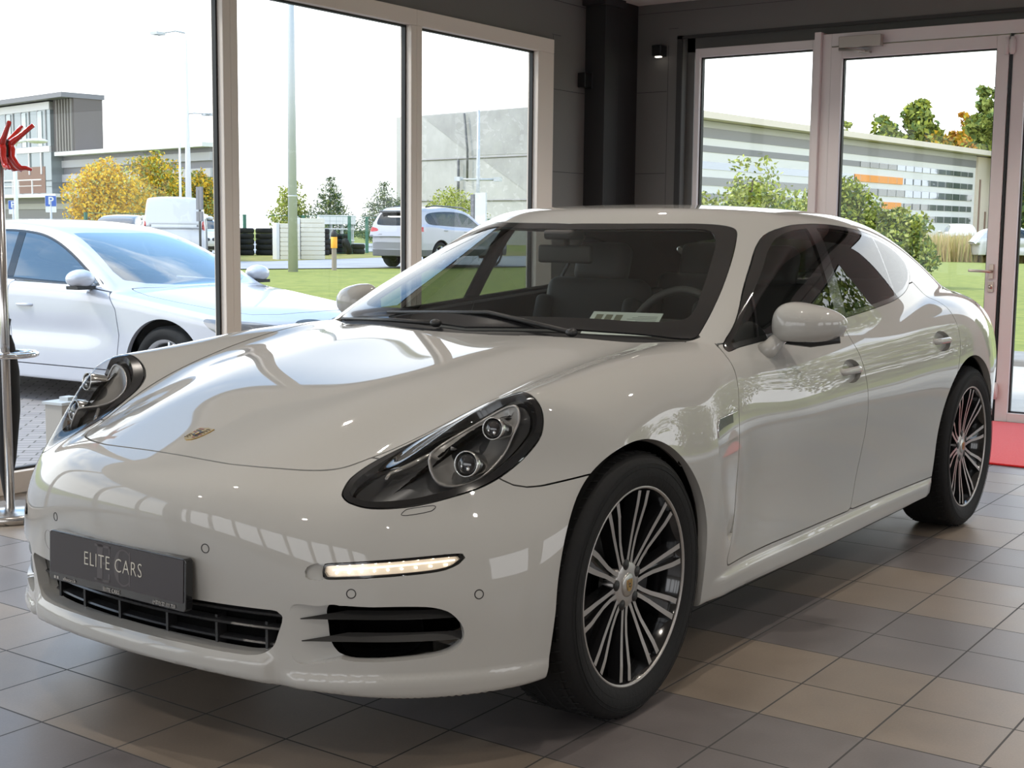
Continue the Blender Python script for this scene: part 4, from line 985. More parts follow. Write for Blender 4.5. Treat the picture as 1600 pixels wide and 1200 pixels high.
# coat stand at the left edge
cs=empty('coat_stand',(.455,2.505,0),0,'chrome coat stand with red hooks and round steel foot at the left edge','coat stand')
STEEL=pm('brushed_steel',(.62,.60,.58),.22,1)
m=MB(); m.lathe([(.0005,.0),(.185,.0),(.19,.004),(.19,.030),(.180,.040),(.0005,.042)],64); m.build('stand_base',STEEL,cs)
m=MB(); m.lathe([(.0005,.04),(.019,.04),(.019,1.655),(.0005,1.655)],24); m.build('stand_pole',STEEL,cs)
m=MB(); R0=.13; m.tube([(R0*math.cos(2*PI*i/40)+.0,R0*math.sin(2*PI*i/40),.725) for i in range(40)],.012,8,closed=True); m.tube([(0,-.02,.71),(0,.02,.74)],.02,10); m.tube([(-R0,0,.725),(R0,0,.725)],.006,6); m.build('umbrella_ring',CHROME,cs)
REDM=pm('hook_red',(.65,.02,.012),.12,0,1)
m=MB(); m.lathe([(.0005,1.575),(.042,1.575),(.046,1.585),(.046,1.645),(.042,1.652),(.0005,1.652)],32); m.build('hook_collar',pm('collar_black',(.02,.02,.02),.2),cs)
for i in range(6):
    a=i*PI/3+.25; c,s=math.cos(a),math.sin(a); P=lambda r,z:(r*c*.86,r*s*.86,1.62+(z-1.655)*.95)
    m=MB(); m.tube([P(.052,1.655),P(.066,1.675),P(.10,1.70),P(.145,1.735),P(.172,1.755)],[.013,.015,.012,.010,.010],8)
    m.tube([P(.055,1.675),P(.064,1.645),P(.062,1.61),P(.085,1.575),P(.105,1.56),P(.13,1.562),P(.158,1.553)],[.013,.016,.015,.014,.013,.010,.006],8); m.build('coat_hook',REDM,cs)
# dark coat-like umbrella hanging on the stand
um=empty('umbrella',(.50,2.60,.045),0,'folded black umbrella standing in the ring of the coat stand','umbrella')
m=MB(); m.lathe([(.0005,.0),(.008,.01),(.018,.06),(.040,.20),(.055,.42),(.050,.60),(.028,.72),(.014,.76),(.0005,.77)],14,Matrix.Rotation(.07,4,'X')); m.build('umbrella_canopy',pm('umbrella_black',(.012,.012,.013),.7),um)
m=MB(); m.tube([(0,-.05,.74),(0,-.052,.80),(.01,-.05,.83)],.010,8); m.build('umbrella_handle',BLACKP,um)
# ======================= outside: ground =======================
def gmat(name,c1,c2,scale,rough=.95,detail=8,bump=.3,vscale=None):
    m,nt,b=nmat(name); N=nt.nodes.new; L=nt.links.new; tc=N('ShaderNodeTexCoord'); no=N('ShaderNodeTexNoise'); no.inputs['Scale'].default_value=scale; no.inputs['Detail'].default_value=detail; no.inputs['Roughness'].default_value=.65
    L(tc.outputs['Object'],no.inputs['Vector']); cr=N('ShaderNodeValToRGB'); cr.color_ramp.elements[0].position=.36; cr.color_ramp.elements[1].position=.64; cr.color_ramp.elements[0].color=(*c1,1); cr.color_ramp.elements[1].color=(*c2,1)
    L(no.outputs['Fac'],cr.inputs[0]); L(cr.outputs[0],b.inputs['Base Color']); b.inputs['Roughness'].default_value=rough
    bu=N('ShaderNodeBump'); bu.inputs['Strength'].default_value=bump; bu.inputs['Distance'].default_value=.03; L(no.outputs['Fac'],bu.inputs['Height']); L(bu.outputs[0],b.inputs['Normal']); return m
def paver_mat():
    m,nt,b=nmat('herringbone_pavers'); N=nt.nodes.new; L=nt.links.new; tc=N('ShaderNodeTexCoord'); mp=N('ShaderNodeMapping'); mp.inputs['Rotation'].default_value=(0,0,math.radians(45)); L(tc.outputs['Object'],mp.inputs[0])
    br=N('ShaderNodeTexBrick'); br.inputs['Scale'].default_value=1; br.inputs['Brick Width'].default_value=.2; br.inputs['Row Height'].default_value=.1; br.inputs['Mortar Size'].default_value=.006
    br.inputs['Color1'].default_value=(.36,.33,.32,1); br.inputs['Color2'].default_value=(.28,.26,.26,1); br.inputs['Mortar'].default_value=(.12,.11,.10,1)
    L(mp.outputs[0],br.inputs['Vector']); L(br.outputs['Color'],b.inputs['Base Color']); b.inputs['Roughness'].default_value=.85; return m
GRASS=gmat('lawn_green',(.18,.215,.032),(.29,.30,.055),3.0); GRASSY=gmat('verge_grass',(.17,.19,.04),(.34,.27,.07),1.5)
ROAD=gmat('asphalt_light',(.33,.33,.34),(.40,.40,.41),.6,.9,5,.05)
def zg(x,y):
    s=lambda t:(lambda u:u*u*(3-2*u))(min(max(t,0),1))
    far=1-s((x-y-26)/14)
    return -.16*s((y-3.2)/1.2)*(1-s((y-9)/6))*(1-s((x-11)/4))+.2*s((y-9)/7)*far-.02
def fz(x,y): return (-2.998+.845*(x+2.998),-2.636+.845*(y+2.636))
def heightfield(name,xs,ys,mat,dz=0):
    P=np.array([[(x,y,zg(x,y)+dz) for y in ys] for x in xs]); o=grid_mesh(name,P,mat); return struct(o)
xs=list(np.arange(-30,45,1.0))+[60,100,200,400]; ys=list(np.arange(3.2,40,.4))+[60,100,200,500]
heightfield('ground_grass',xs,ys,GRASS)
m=MB(); m.add([(6.5,-300,-.025),(400,-300,-.025),(400,3.3,-.02),(6.5,3.3,-.02)],[(0,1,2,3)]); struct(m.build('ground_field',GRASS))
m=MB(); m.box((-300,-300,-.5),(-7.3,3.2,-.05)); struct(m.build('ground_yard',ROAD))
m=MB(); m.box((-7.3,-300,-.5),(6.5,-8.3,-.05)); struct(m.build('ground_street',ROAD))
xs=list(np.arange(-16,15.1,1.0)); ys=[3.1]+list(np.arange(3.2,11.0,.4)); heightfield('ground_pavers',xs,ys,paver_mat(),.02)
m=MB(); m.add([(6.6,-30,-.01),(10.6,-30,-.01),(10.6,3.2,-.01),(6.6,3.2,-.01)],[(0,1,2,3)]); struct(m.build('ground_apron',gmat('apron_concrete',(.55,.50,.44),(.66,.61,.54),2)))
m=MB(); m.box((10.6,-30,-.05),(11.6,3.2,.06)); struct(m.build('ground_kerb',gmat('kerb_grey',(.30,.28,.26),(.38,.36,.33),3),bevel=.02))
def strip(name,P,z,mat):
    m=MB(); m.add([(x,y,z) for x,y in P],[tuple(range(len(P)))]); return struct(m.build(name,mat))
strip('ground_road',[fz(*p) for p in [(-60,69),(26.3,27.1),(33.7,24.3),(50,19.5),(62,27),(46.7,36.1),(40.3,35.3),(32.4,33.4),(-60,90)]],.204,ROAD)
strip('ground_verge',[fz(*p) for p in [(-60,90),(32.4,33.4),(40.3,35.3),(46.7,36.1),(54,32),(70,60),(60,75),(-60,140)]],.208,GRASSY)
strip('ground_parking',[fz(*p) for p in [(-80,140),(41,44),(44,43),(62,48),(80,60),(75,250),(-80,250)]],.214,ROAD)

# ======================= vegetation =======================
def leafmat(name,c,tr=.25):
    m,nt,b=nmat(name); b.inputs['Base Color'].default_value=(*c,1); b.inputs['Roughness'].default_value=.7; b.inputs['Transmission Weight'].default_value=0
    b.inputs['Subsurface Weight'].default_value=0; return m
LV={k:leafmat('leaf_'+k,c) for k,c in dict(yellow=(.80,.52,.02),gold=(.62,.38,.015),orange=(.62,.30,.03),olive=(.22,.26,.045),green=(.10,.16,.035),dark=(.045,.085,.03),lime=(.38,.42,.06),pale=(.45,.45,.12),pine=(.07,.12,.05)).items()}
BARK=pm('bark',(.12,.09,.07),.9)
def leaves(name,centers,radii,n,size,mats,parent,flat=.5,seed=0):
    r=np.random.default_rng(seed); k=len(centers); C_=np.asarray(centers,float); Rr_=np.asarray(radii,float)
    if Rr_.ndim==1: Rr_=np.repeat(Rr_[:,None],3,1)
    vol=np.prod(Rr_,1)**.66; idx=r.choice(k,n,p=vol/vol.sum())
    d=r.normal(size=(n,3)); d/=np.linalg.norm(d,axis=1)[:,None]; q=d*(r.random(n)**.35)[:,None]; P=C_[idx]+q*Rr_[idx]
    a=r.normal(size=(n,3)); a/=np.linalg.norm(a,axis=1)[:,None]; b=np.cross(a,r.normal(size=(n,3))); b/=np.linalg.norm(b,axis=1)[:,None]
    s=size*(.6+.8*r.random(n))[:,None]; a=a*s; b=b*s*flat
    V=np.stack([P-a,P+b*.9-a*.1,P+a,P-b*.9-a*.1],1).reshape(-1,3); F=np.arange(4*n).reshape(n,4)
    me=bpy.data.meshes.new(name); me.from_pydata(V.tolist(),[],F.tolist())
    me.polygons.foreach_set('material_index',r.integers(0,len(mats),n).astype(np.int32)); me.update()
    return link_mesh(name,me,[LV[x] for x in mats],parent)
def trunk(parent,h,r,lean=(0,0),branches=5,seed=0,zb=.35):
    rr=random.Random(seed); m=MB(); m.tube([(0,0,0),(lean[0]*.3,lean[1]*.3,h*.4),(lean[0],lean[1],h)],[r,r*.8,r*.3],8)
    for i in range(branches):
        a=rr.random()*6.28; z=h*(zb+(1-zb)*i/branches); l=h*.16; m.tube([(0,0,z),(math.cos(a)*l*.6,math.sin(a)*l*.6,z+l*.35),(math.cos(a)*l,math.sin(a)*l,z+l*.8)],[r*.45,r*.3,r*.12],5)
    return m.build('trunk',BARK,parent)
def blob_tree(name,loc,h,w,mats,label,cat='tree',group=None,n=2600,size=.16,base=.18,k=14,seed=1,flat=.6,shape='round'):
    o=empty(name,loc,0,label,cat,group); rr=random.Random(seed); cs=[];rs=[]
    for i in range(k):
        t=(i+.5)/k; z=h*(base+(1-base)*t); 
        if shape=='round': prof=math.sin(min(1,max(.12,t*.92+.08))*PI)**.6
        elif shape=='cone': prof=(1-t)*.95+.06
        elif shape=='tall': prof=(.45+.55*math.sin(t*PI))
        else: prof=1
        a=rr.random()*6.28; d=w*.5*prof*rr.uniform(.15,.68); rad=w*.5*prof*rr.uniform(.42,.62)
        for kk in range(2 if shape!='cone' else 3):
            a+=2.1; cs.append((math.cos(a)*d,math.sin(a)*d,z+rr.uniform(-.04,.04)*h)); rs.append((rad,rad,rad*.75))
    leaves('foliage',cs,rs,n,size,mats,o,flat,seed); trunk(o,h*.82,max(.03,h*.018),(0,0),6,seed); return o
blob_tree('deciduous_tree',(49.1,64.0,0),5.3,4.9,['yellow','yellow','gold','pale'],'bright yellow autumn tree, leftmost of the row before the striped hall','tree','autumn trees before the striped hall',11000,.105,.06,20,3)
blob_tree('deciduous_tree',(53.9,65.4,0),5.9,5.0,['olive','lime','gold','yellow'],'tallest autumn tree with a green top, second from the left before the striped hall','tree','autumn trees before the striped hall',11000,.105,.06,20,4)
blob_tree('deciduous_tree',(57.2,64.9,0),4.9,3.6,['yellow','gold','olive','olive'],'green and gold autumn tree between the tallest one and the lamp mast','tree','autumn trees before the striped hall',7000,.105,.06,16,14)
blob_tree('deciduous_tree',(62.7,71.0,0),4.9,4.2,['gold','olive','yellow','olive'],'smallest autumn tree behind the white van, right of the lamp mast','tree','autumn trees before the striped hall',6000,.11,.06,16,5)
blob_tree('young_tree',(51.8,51.4,0),3.75,2.6,['lime','pale','olive'],'sparse yellowish young tree behind the cream boards','tree','trees behind the yard fence',5000,.075,.08,16,6,shape='tall')
def conifer(loc,h,w,label,seed):
    o=empty('pine_tree',loc,0,label,'tree','trees behind the yard fence'); rr=random.Random(seed); cs=[];rs=[]
    for i in range(11):
        t=i/11; z=h*(.14+.86*t); R=w*.5*(1-t)**.9+.07; nb=7 if t<.7 else 4
        for kx in range(nb):
            a=6.283*kx/nb+rr.random(); 
            for q in (.45,.85): cs.append((math.cos(a)*R*q,math.sin(a)*R*q,z+R*q*.22+rr.uniform(-.05,.05))); rs.append((.14+R*.26,.14+R*.26,.15+.09*(1-t)))
    leaves('needles',cs,rs,10000,.085,['pine','dark','olive','pine'],o,.25,seed); trunk(o,h*.97,.07,seed=seed,branches=0); return o
conifer((52.9,49.4,0),4.25,3.2,'pointed dark pine right of the big lamp post',7)
conifer((54.9,47.1,0),4.0,3.6,'dark pine standing behind the rear of the grey estate car',8)
conifer((57.9,48.0,0),3.6,2.4,'small pine half hidden by the window mullion',9)
blob_tree('shrub',(52.6,40.3,0),3.25,5.2,['lime','pale','lime','olive'],'rounded yellow-green shrub before the concrete hall','shrub',None,7000,.07,.02,12,10)
# right-hand side
blob_tree('shrub',(25.2,10.6,-.1),2.35,4.0,['lime','olive','lime','pale','green'],'leafy green hedge shrub seen through the fixed pane','shrub','shrubs outside the door wall',11000,.058,.02,12,11)
blob_tree('shrub',(23.0,11.4,-.1),2.5,2.6,['lime','olive','pale'],'hedge shrub at the left edge of the fixed pane','shrub','shrubs outside the door wall',7000,.058,.02,10,12)
blob_tree('sapling',(23.9,9.95,-.1),3.05,1.6,['lime','olive','pale'],'thin upright sapling rising above the hedge','sapling',None,1000,.055,.25,9,13,shape='tall')
blob_tree('shrub',(27.9,9.45,-.1),2.66,3.2,['lime','lime','olive','green','pale'],'tall rounded shrub behind the left half of the glass door','shrub','shrubs outside the door wall',16000,.06,.0,14,15)
blob_tree('shrub',(28.7,8.3,-.1),2.0,2.3,['lime','olive','green','pale'],'lower shrub sloping down right of the tall one','shrub','shrubs outside the door wall',10000,.058,.0,12,16)
for i,(x,y,h,w,ms,lab,sh) in enumerate([(188,61,21.3,8,['olive','olive','lime','green'],'tall green tree rising highest behind the striped office','tall'),(186,65.5,18.6,7,['olive','lime','green'],'green tree left of the tallest one behind the striped office','tall'),
    (191,55.5,18.8,9,['gold','orange','lime','orange'],'orange autumn tree behind the striped office roof','round'),(187,58,16.8,8,['lime','gold','olive'],'yellow-green tree between the tall green and the orange one','round'),(183,50.0,21.5,7,['olive','green','olive'],'dark green tree at the right edge of the glass door','tall'),(180,43,20,8,['olive','green','dark'],'green tree seen past the door hinge side','tall'),
    (224,81,23.0,7.0,['olive','lime'],'slim conical tree above the left part of the office roof','cone'),(221,85.5,21.0,6,['lime','olive'],'leftmost small tree crown above the office roof','tall'),(223,78.0,18.5,6,['olive','lime'],'low tree crown right of the slim conical tree','round')]):
    blob_tree('tree',(x,y,-1),h,w,ms,lab,'tree','trees behind the striped office',8000,.46,.10,18,30+i,shape=sh)
for i,(x,y,h,w) in enumerate([(21.5,-3.4,3.9,4.5),(24,-8.5,8.2,9),(19.5,-14.5,7.5,7)]):
    blob_tree('tree',(x,y,-.1),h,w,['olive','green','lime'],['leafy tree outside right of the glass door, nearest the door, mirrored in the side glass','broad leafy tree outside well right of the glass door, mirrored in the side glass','leafy tree outside farthest right along the door wall, mirrored in the side glass'][i],'tree','trees mirrored in the side windows',6000,.16,.05,14,60+i)
# dry grass strip
def dry_grass():
    r=np.random.default_rng(5); n=9000; t=r.random(n); u=r.random(n)
    A=np.array([55.5,19.5]);B=np.array([63,10.5]); P=A+(B-A)*t[:,None]+np.array([.86,.3])*(u*7)[:,None]; h=.75+.75*r.random(n); a=r.random(n)*6.28; w=.035
    V=np.stack([np.stack([P[:,0]-np.cos(a)*w,P[:,1]-np.sin(a)*w,np.zeros(n)],1),np.stack([P[:,0]+np.cos(a)*w,P[:,1]+np.sin(a)*w,np.zeros(n)],1),np.stack([P[:,0]+r.normal(size=n)*.12,P[:,1]+r.normal(size=n)*.12,h],1)],1).reshape(-1,3)
    me=bpy.data.meshes.new('dry_grass'); me.from_pydata(V.tolist(),[],np.arange(3*n).reshape(n,3).tolist()); me.polygons.foreach_set('material_index',r.integers(0,3,n).astype(np.int32)); me.update()
    o=link_mesh('dry_grass',me,[leafmat('straw_a',(.62,.46,.22)),leafmat('straw_b',(.50,.38,.18)),leafmat('straw_c',(.45,.42,.14))]); tag(o,'tall straw-coloured dry grass beyond the lawn behind the glass door','dry grass',kind='stuff')
dry_grass()

# ======================= buildings =======================
BW=pm('panel_white',(.74,.72,.71),.6); BG=pm('panel_grey',(.20,.195,.205),.5); BLG=pm('panel_light_grey',(.44,.43,.44),.6); BDW=pm('dark_windows',(.10,.12,.11),.08,0,.3); BGL=pm('sky_glass',(.30,.34,.38),.05,.6); ORG=pm('panel_orange',(.85,.30,.03),.5); BRN=pm('panel_brown',(.22,.12,.08),.6); CONC=gmat('concrete_pale',(.42,.41,.39),(.52,.51,.49),.25,.85,8,.05); BEI=pm('panel_beige',(.66,.56,.46),.6)
def frame_M(P0,P1):
    """local x from P0 to P1 along the facade, local -y out toward the viewer, z up"""
    d=Vector((P1[0]-P0[0],P1[1]-P0[1],0)); L_=d.length; d.normalize(); n=Vector((-d.y,d.x,0)); return Matrix(((d.x,n.x,0,P0[0]),(d.y,n.y,0,P0[1]),(0,0,1,0),(0,0,0,1))),L_
def part(name,M,boxes,mat,parent):
    m=MB()
    for a,b in boxes: m.box(a,b,M)
    return m.build(name,mat,parent)
# striped office on the right (facade along +x, its near-left corner far outside the frame)
M_,L_=frame_M((100,54.73),(173.9,48.78)); L0=L_
o=empty('office_building',(0,0,0),0,'long white and grey striped office with orange panels behind the glass door','building')
part('wall',M_,[((0,0,-.5),(L0,18,11.3))],BW,o)
part('end_wall',M_,[((L0,-.3,-.5),(L0+6.9,18,11.2))],BEI,o)
part('roof',M_,[((-1,-1.5,11.35),(L0+7.4,19,11.95))],pm('roof_edge',(.72,.62,.52),.6),o)
part('grey_band',M_,[((0,-.05,9.78),(L0,.2,10.68))],BG,o); part('upper_band',M_,[((0,-.06,10.7),(L0,.2,11.3))],BLG,o)
wr=[(8.55,9.04),(7.0,7.57),(5.52,6.18),(4.12,4.70),(2.64,3.3)]; wr=[(a-.05,b+.05) for a,b in wr]
part('glazing_band',M_,[((0,-.05,a),(L0-1,.2,b)) for a,b in wr[:1]],BG,o)
part('glazing_band',M_,[((0,-.05,wr[1][0]),(L0-1,.2,wr[1][1]))],BGL,o)
for a,b in wr[2:]: part('glazing_band',M_,[((0,-.05,a),(L0-1,.2,b))],BDW,o)
s=lambda q:L0-q
part('dark_window_row',M_,[((s(34),-.09,wr[0][0]),(s(24.5),.1,wr[0][1])),((s(8.5),-.09,wr[0][0]),(s(1),.1,wr[0][1])),((s(9.5),-.09,wr[1][0]),(s(1),.1,wr[1][1])),((s(29),-.09,wr[2][0]),(s(22),.1,wr[2][1])),((s(9.5),-.09,wr[2][0]),(s(1),.1,wr[2][1]))],BDW,o)
part('glass_row',M_,[((s(24.5),-.09,wr[0][0]),(s(8.5),.1,wr[0][1])),((s(22),-.09,wr[2][0]),(s(9.5),.1,wr[2][1]))],BGL,o)
part('orange_panel',M_,[((s(35.3),-.12,wr[1][0]-.05),(s(22.7),.1,wr[1][1]+.05))],ORG,o); part('orange_panel',M_,[((s(28),-.12,wr[3][0]-.05),(s(22.9),.1,wr[3][1]+.05))],ORG,o)
part('end_slot',M_,[((L0+.7,-.4,1.5),(L0+1.1,0,8.3)),((L0+3.0,-.4,-.5),(L0+3.4,0,4.2))],BRN,o)
part('window_mullion',M_,[((x,-.13,wr[j][0]),(x+.07,0,wr[j][1])) for j in (0,1,2,3,4) for x in np.arange(s(34),s(1.5),2.4)],BLG,o)
# concrete hall
M_,L_=frame_M((83.0,69.9),(78.5,43.1)); o=empty('concrete_hall',(0,0,0),0,'pale raw concrete hall with diagonal facade joints','building')
part('wall',M_,[((0,0,-.5),(L_,2.5,10.4))],CONC,o)
def fac(x,z): return (x,z)
LX=lambda X,Y:(Vector((X,Y,0))-Vector((83.0,69.9,0))).dot((Vector((78.5,43.1,0))-Vector((83.0,69.9,0))).normalized())
m=MB()
def seam(x0,z0,x1,z1,w=.07,d=.05):
    m.tube([M_@Vector((x0,-.02,z0)),M_@Vector((x1,-.02,z1))],w,4,smooth=False)
seam(LX(82.5,67.1),6.78,L_,6.79); seam(LX(82.6,67.4),3.5,L_,3.46); m.build('facade_joint',pm('joint_grey',(.28,.27,.26),.9),o)
# slightly darker triangular fields, set back by a joint
part_tri=MB(); x0,x1=LX(82.46,66.66),LX(81.35,60.0); 
for poly in ([(x0,10.3),(LX(81.5,60.9),7.0),(L_,6.9),(L_,10.4)],[(LX(81.3,59.8),6.7),(LX(80.3,54.0),3.6),(L_,3.55),(L_,6.7)]):
    n=len(part_tri.v); 
    P=[M_@Vector((x,-.03,z)) for x,z in poly]; part_tri.add(P,[tuple(range(len(P)))])
part_tri.build('facade_panel',gmat('concrete_grey',(.34,.33,.32),(.44,.43,.415),.3,.85,8,.05),o)
m=MB(); a=LX(81.58,61.39); b=LX(81.53,61.1); m.tube([M_@Vector((a-.1,-.3,10.25)),M_@Vector((b,-.3,7.4)),M_@Vector((b,-.3,5.0))],.09,6); c=LX(81.7,62.12); m.tube([M_@Vector((c,-.3,6.7)),M_@Vector((c,-.3,2.5))],.11,6); m.build('downpipe',pm('pipe_grey',(.12,.12,.12),.5),o)
# striped hall on the left
M_,L_=frame_M((88.6,132.3),(81.6,90.6)); o=empty('striped_hall',(0,0,0),0,'long low hall with light and dark grey stripes behind the yellow trees','building')
part('wall',M_,[((-40,0,-.5),(L_,2.2,8.6))],BG,o); part('roof',M_,[((17.0-3,-1.2,8.45),(L_+.2,2.4,8.85))],pm('roof_white',(.7,.7,.68),.5),o)
zr=[(7.25,8.0),(5.75,6.55),(4.3,5.05),(2.9,3.6),(1.5,2.2),(.1,.8)]
for a,b in zr: part('light_band',M_,[((-40,-.25,a),(L_,.1,b))],BLG,o)
part('window_block',M_,[((L_-4.5,-.1,3.6),(L_-2.2,.1,4.3)),((L_-2.0,-.1,2.2),(L_-.3,.1,2.9)),((26,-.3,4.45),(28,.1,4.95))],BRN,o)
for x in (22.5,28.5,16,10): part('low_window',M_,[((x,-.32,2.25),(x+1.8,.1,2.85))],BGL,o)
part('entrance',M_,[((14.5,-.4,.6),(17.5,.1,2.8))],BRN,o)
# glazed office block standing on the hall
o=empty('glass_office',(0,0,0),0,'glazed grey office block with dark slatted corner at the far left','building')
c0=13.7; part('glass_wall',M_,[((-45,-1.4,4.5),(c0,2,14.1))],pm('curtain_glass',(.22,.26,.27),.06,.5),o)
part('roof',M_,[((-45,-2.4,14.25),(c0+4.6,2.4,14.75))],BG,o)
part('fascia',M_,[((-45,-1.5,13.3),(c0-.0,.5,14.1)),((-45,-1.6,8.9),(c0,.5,9.5))],BW,o)
SLT=pm('slat_brown_grey',(.14,.12,.11),.7)
part('slatted_corner',M_,[((c0,-1.0,8.8),(c0+4.5,2.2,14.3))],SLT,o)
for i in range(6): part('slat',M_,[((c0+.9+i*.62,-1.2,8.8),(c0+1.1+i*.62,-1,14.2))],pm('slat_light',(.25,.23,.21),.7),o)
for i in range(11): part('glass_mullion',M_,[((c0-1.0-i*1.9,-1.5,9.5),(c0-.9-i*1.9,-1.38,13.3))],BLG,o)
for i in range(5): part('blind',M_,[((c0-1.8-i*3.7,-1.47,9.55),(c0-3.4-i*3.7+.6,-1.41,13.2))],pm('blind_pale',(.5,.54,.54),.3),o)
part('inner_column',M_,[((x,-1.55,6.6),(x+.18,-1.42,8.9)) for x in (c0-2.2,c0-5.0)],BW,o)
part('inner_wall',M_,[((c0-9,-1.44,4.6),(c0-1.4,-1.41,7.4))],BRN,o)
part('terrace_rail',M_,[((-45,-2.6,5.9),(c0-.1,-2.5,6.02)),((-45,-2.6,5.3),(c0-.1,-2.5,5.36))]+[((x,-2.62,4.5),(x+.14,-2.5,5.95)) for x in (c0-2.2,c0-5.4,c0-6.8,c0-9.4)],BW,o)
part('terrace_slab',M_,[((-45,-2.8,4.1),(c0+3.5,0,4.45))],BW,o); part('lower_wall',M_,[((-45,-.8,-.5),(c0+3.5,0,4.1))],BG,o)
part('lower_band',M_,[((-45,-.95,2.9),(c0+3.5,0,3.5)),((-45,-.95,1.3),(c0+3.5,0,1.9))],BLG,o)

# ======================= poles, signs, fence, yard =======================
GALV=pm('galvanised',(.50,.52,.53),.45,.3); POLEW=pm('pole_white',(.72,.72,.71),.5)
def pole(name,loc,h,r0,r1,mat,label,cat,arm=None,group=None):
    o=empty(name,loc,0,label,cat,group); m=MB(); m.tube([(0,0,0),(0,0,h*.5),(0,0,h)],[r0,(r0+r1)/2,r1],14); m.build('pole',mat,o); return o
o=pole('street_lamp',(20.96,20.92,-.02),9.5,.125,.065,GALV,'thick galvanised lamp post on the lawn between the window mullions','street lamp')
m=MB(); m.tube([(0,0,9.4),(.3,-.3,9.8),(1.2,-1.2,9.95)],[.05,.045,.04],8); m.box((1.1,-1.5,9.88),(1.6,-1.0,10.0)); m.build('lamp_head',GALV,o)
m=MB(); m.lathe([(.124,2.05),(.128,2.05),(.128,2.08),(.124,2.08)],14); m.build('band',POLEW,o)
o=pole('street_lamp',(38.3,44.5,0),9.9,.17,.05,POLEW,'tall white lamp mast with a curved arm right of the yellow trees','street lamp')
m=MB(); m.tube([(0,0,9.85),(-.25,.38,9.95),(-.55,.85,9.86)],[.045,.04,.035],8); m.box((-1.0,.75,9.76),(-.5,1.2,9.88)); m.build('lamp_head',GALV,o)
m=MB(); m.tube([(0,0,6.3),(.15,-.3,6.33),(.5,-.9,6.3)],.03,6); m.box((.35,-.8,6.22),(.6,-.55,6.34)); m.box((.55,-1.1,6.22),(.8,-.85,6.34)); m.build('camera_arm',GALV,o)
pole('flagpole',(48.4,56.7,0),6.8,.09,.05,POLEW,'thin white pole just left of the tall lamp mast','pole')
o=pole('street_lamp',(15.3,24.0,0),3.05,.05,.045,POLEW,'small white lamp post in front of the glass office','street lamp'); m=MB(); m.tube([(0,0,3.0),(.03,-.05,3.12),(.18,-.28,3.17)],.035,8); m.sphere((.30,-.42,3.15),(.24,.24,.06),12,8,None); m.build('lamp_head',POLEW,o)
o=pole('street_lamp',(45.8,33.7,0),6.6,.12,.06,GALV,'slim grey mast in front of the concrete hall','street lamp'); m=MB(); m.tube([(-.5,.7,3.5),(.5,-.7,3.5)],.05,6); m.box((-.6,.6,3.42),(-.35,.9,3.62)); m.box((.35,-.9,3.42),(.6,-.6,3.62)); m.build('speaker_pair',GALV,o)
o=empty('notice_board',(33.45,24.45,0),0,'pale notice board on posts in front of the concrete hall','notice board'); m=MB(); m.box((-.05,.20,1.45),(.05,.33,2.45)); m.build('side_panel',BG,o); m=MB(); m.box((-.05,-.30,1.45),(.03,.14,2.5)); m.build('board',pm('board_cream',(.66,.66,.6),.6),o); m=MB(); m.box((-.02,-.02,0),(.02,.02,1.5)); m.box((-.02,.22,0),(.02,.26,1.5)); m.build('post',GALV,o)
PB=pm('sign_blue',(.02,.10,.42),.4)
def psign(x,y,zt,w,lab):
    d=Vector((x+3,y+2.64,0)).normalized(); R_=Matrix(((-d.y*-1,0,d.x*-1,x),(d.x*-1,0,d.y*-1,y),(0,1,0,zt),(0,0,0,1)))
    o=empty('parking_sign',(0,0,0),0,lab,'sign','parking signs'); m=MB(); m.prism(rrect(w,w,w*.08),0,.02,R_); m.prism(rrect(w*1.0,w*.55,w*.05),0,.02,R_@Matrix.Translation((0,-w*.82,0)),mi=1); m.build('sign_plate',[PB,POLEW],o)
    m=MB(); m.prism(rrect(w*1.06,w*1.06,w*.08),-.001,.012,R_); m.build('sign_border',POLEW,o)
    t=text_mesh('P',w*1.05,POLEW,o,(0,0,0),Matrix.Identity(4),name='letter',offset=.004); t.matrix_local=R_@Matrix.Translation((0,0,.024)); m=MB(); m.tube([(x,y,0),(x,y,zt)],.03,6); m.build('post',GALV,o)
psign(18.86,27.67,1.90,.27,'blue parking sign, the right one of the two before the glass office'); psign(21.3,32.9,1.86,.25,'blue parking sign, the left one near the small white lamp')
o=empty('roadside_post',(*fz(27.4,25.5),.18),0,'grey wooden post with orange band and black cap beside the road','post')
o.scale=(.845,)*3; m=MB(); m.lathe([(.075,0),(.075,.70)],14); m.build('post',pm('wood_grey',(.36,.30,.25),.8),o); m=MB(); m.lathe([(.10,.68),(.10,1.02),(.05,1.03)],14); m.build('orange_band',pm('band_orange',(.95,.42,.02),.5),o); m=MB(); m.lathe([(.075,1.0),(.10,1.02),(.085,1.14),(.03,1.24),(.0005,1.25)],14); m.build('cap',pm('cap_black',(.03,.03,.03),.6),o)
o=empty('sign_post',(23.2,26.8,0),0,'dark post with two grey road signs beside the white van','road sign'); m=MB(); m.tube([(0,0,0),(0,0,2.3)],.035,8); m.build('post',pm('post_dark',(.06,.06,.05),.6),o); m=MB(); m.box((-.03,-.12,1.75),(.03,.12,2.40)); m.box((-.03,-.12,1.42),(.03,.12,1.70)); m.build('sign_plate',BG,o)
FG=pm('fence_green',(.03,.14,.09),.5)
fo=empty('fence',(0,0,0),0,'green wire fence with dark posts along the yard behind the road','fence')
FP=[fz(*p) for p in [(34.2,46.5),(36.9,44.6),(40.2,42.9),(42.8,41.7),(44.9,40.7),(48.2,42.5),(52,41.5),(56,40.5)]]
for x,y in FP: m=MB(); m.box((x-.05,y-.05,.15),(x+.05,y+.05,1.75)); m.build('fence_post',FG,fo)
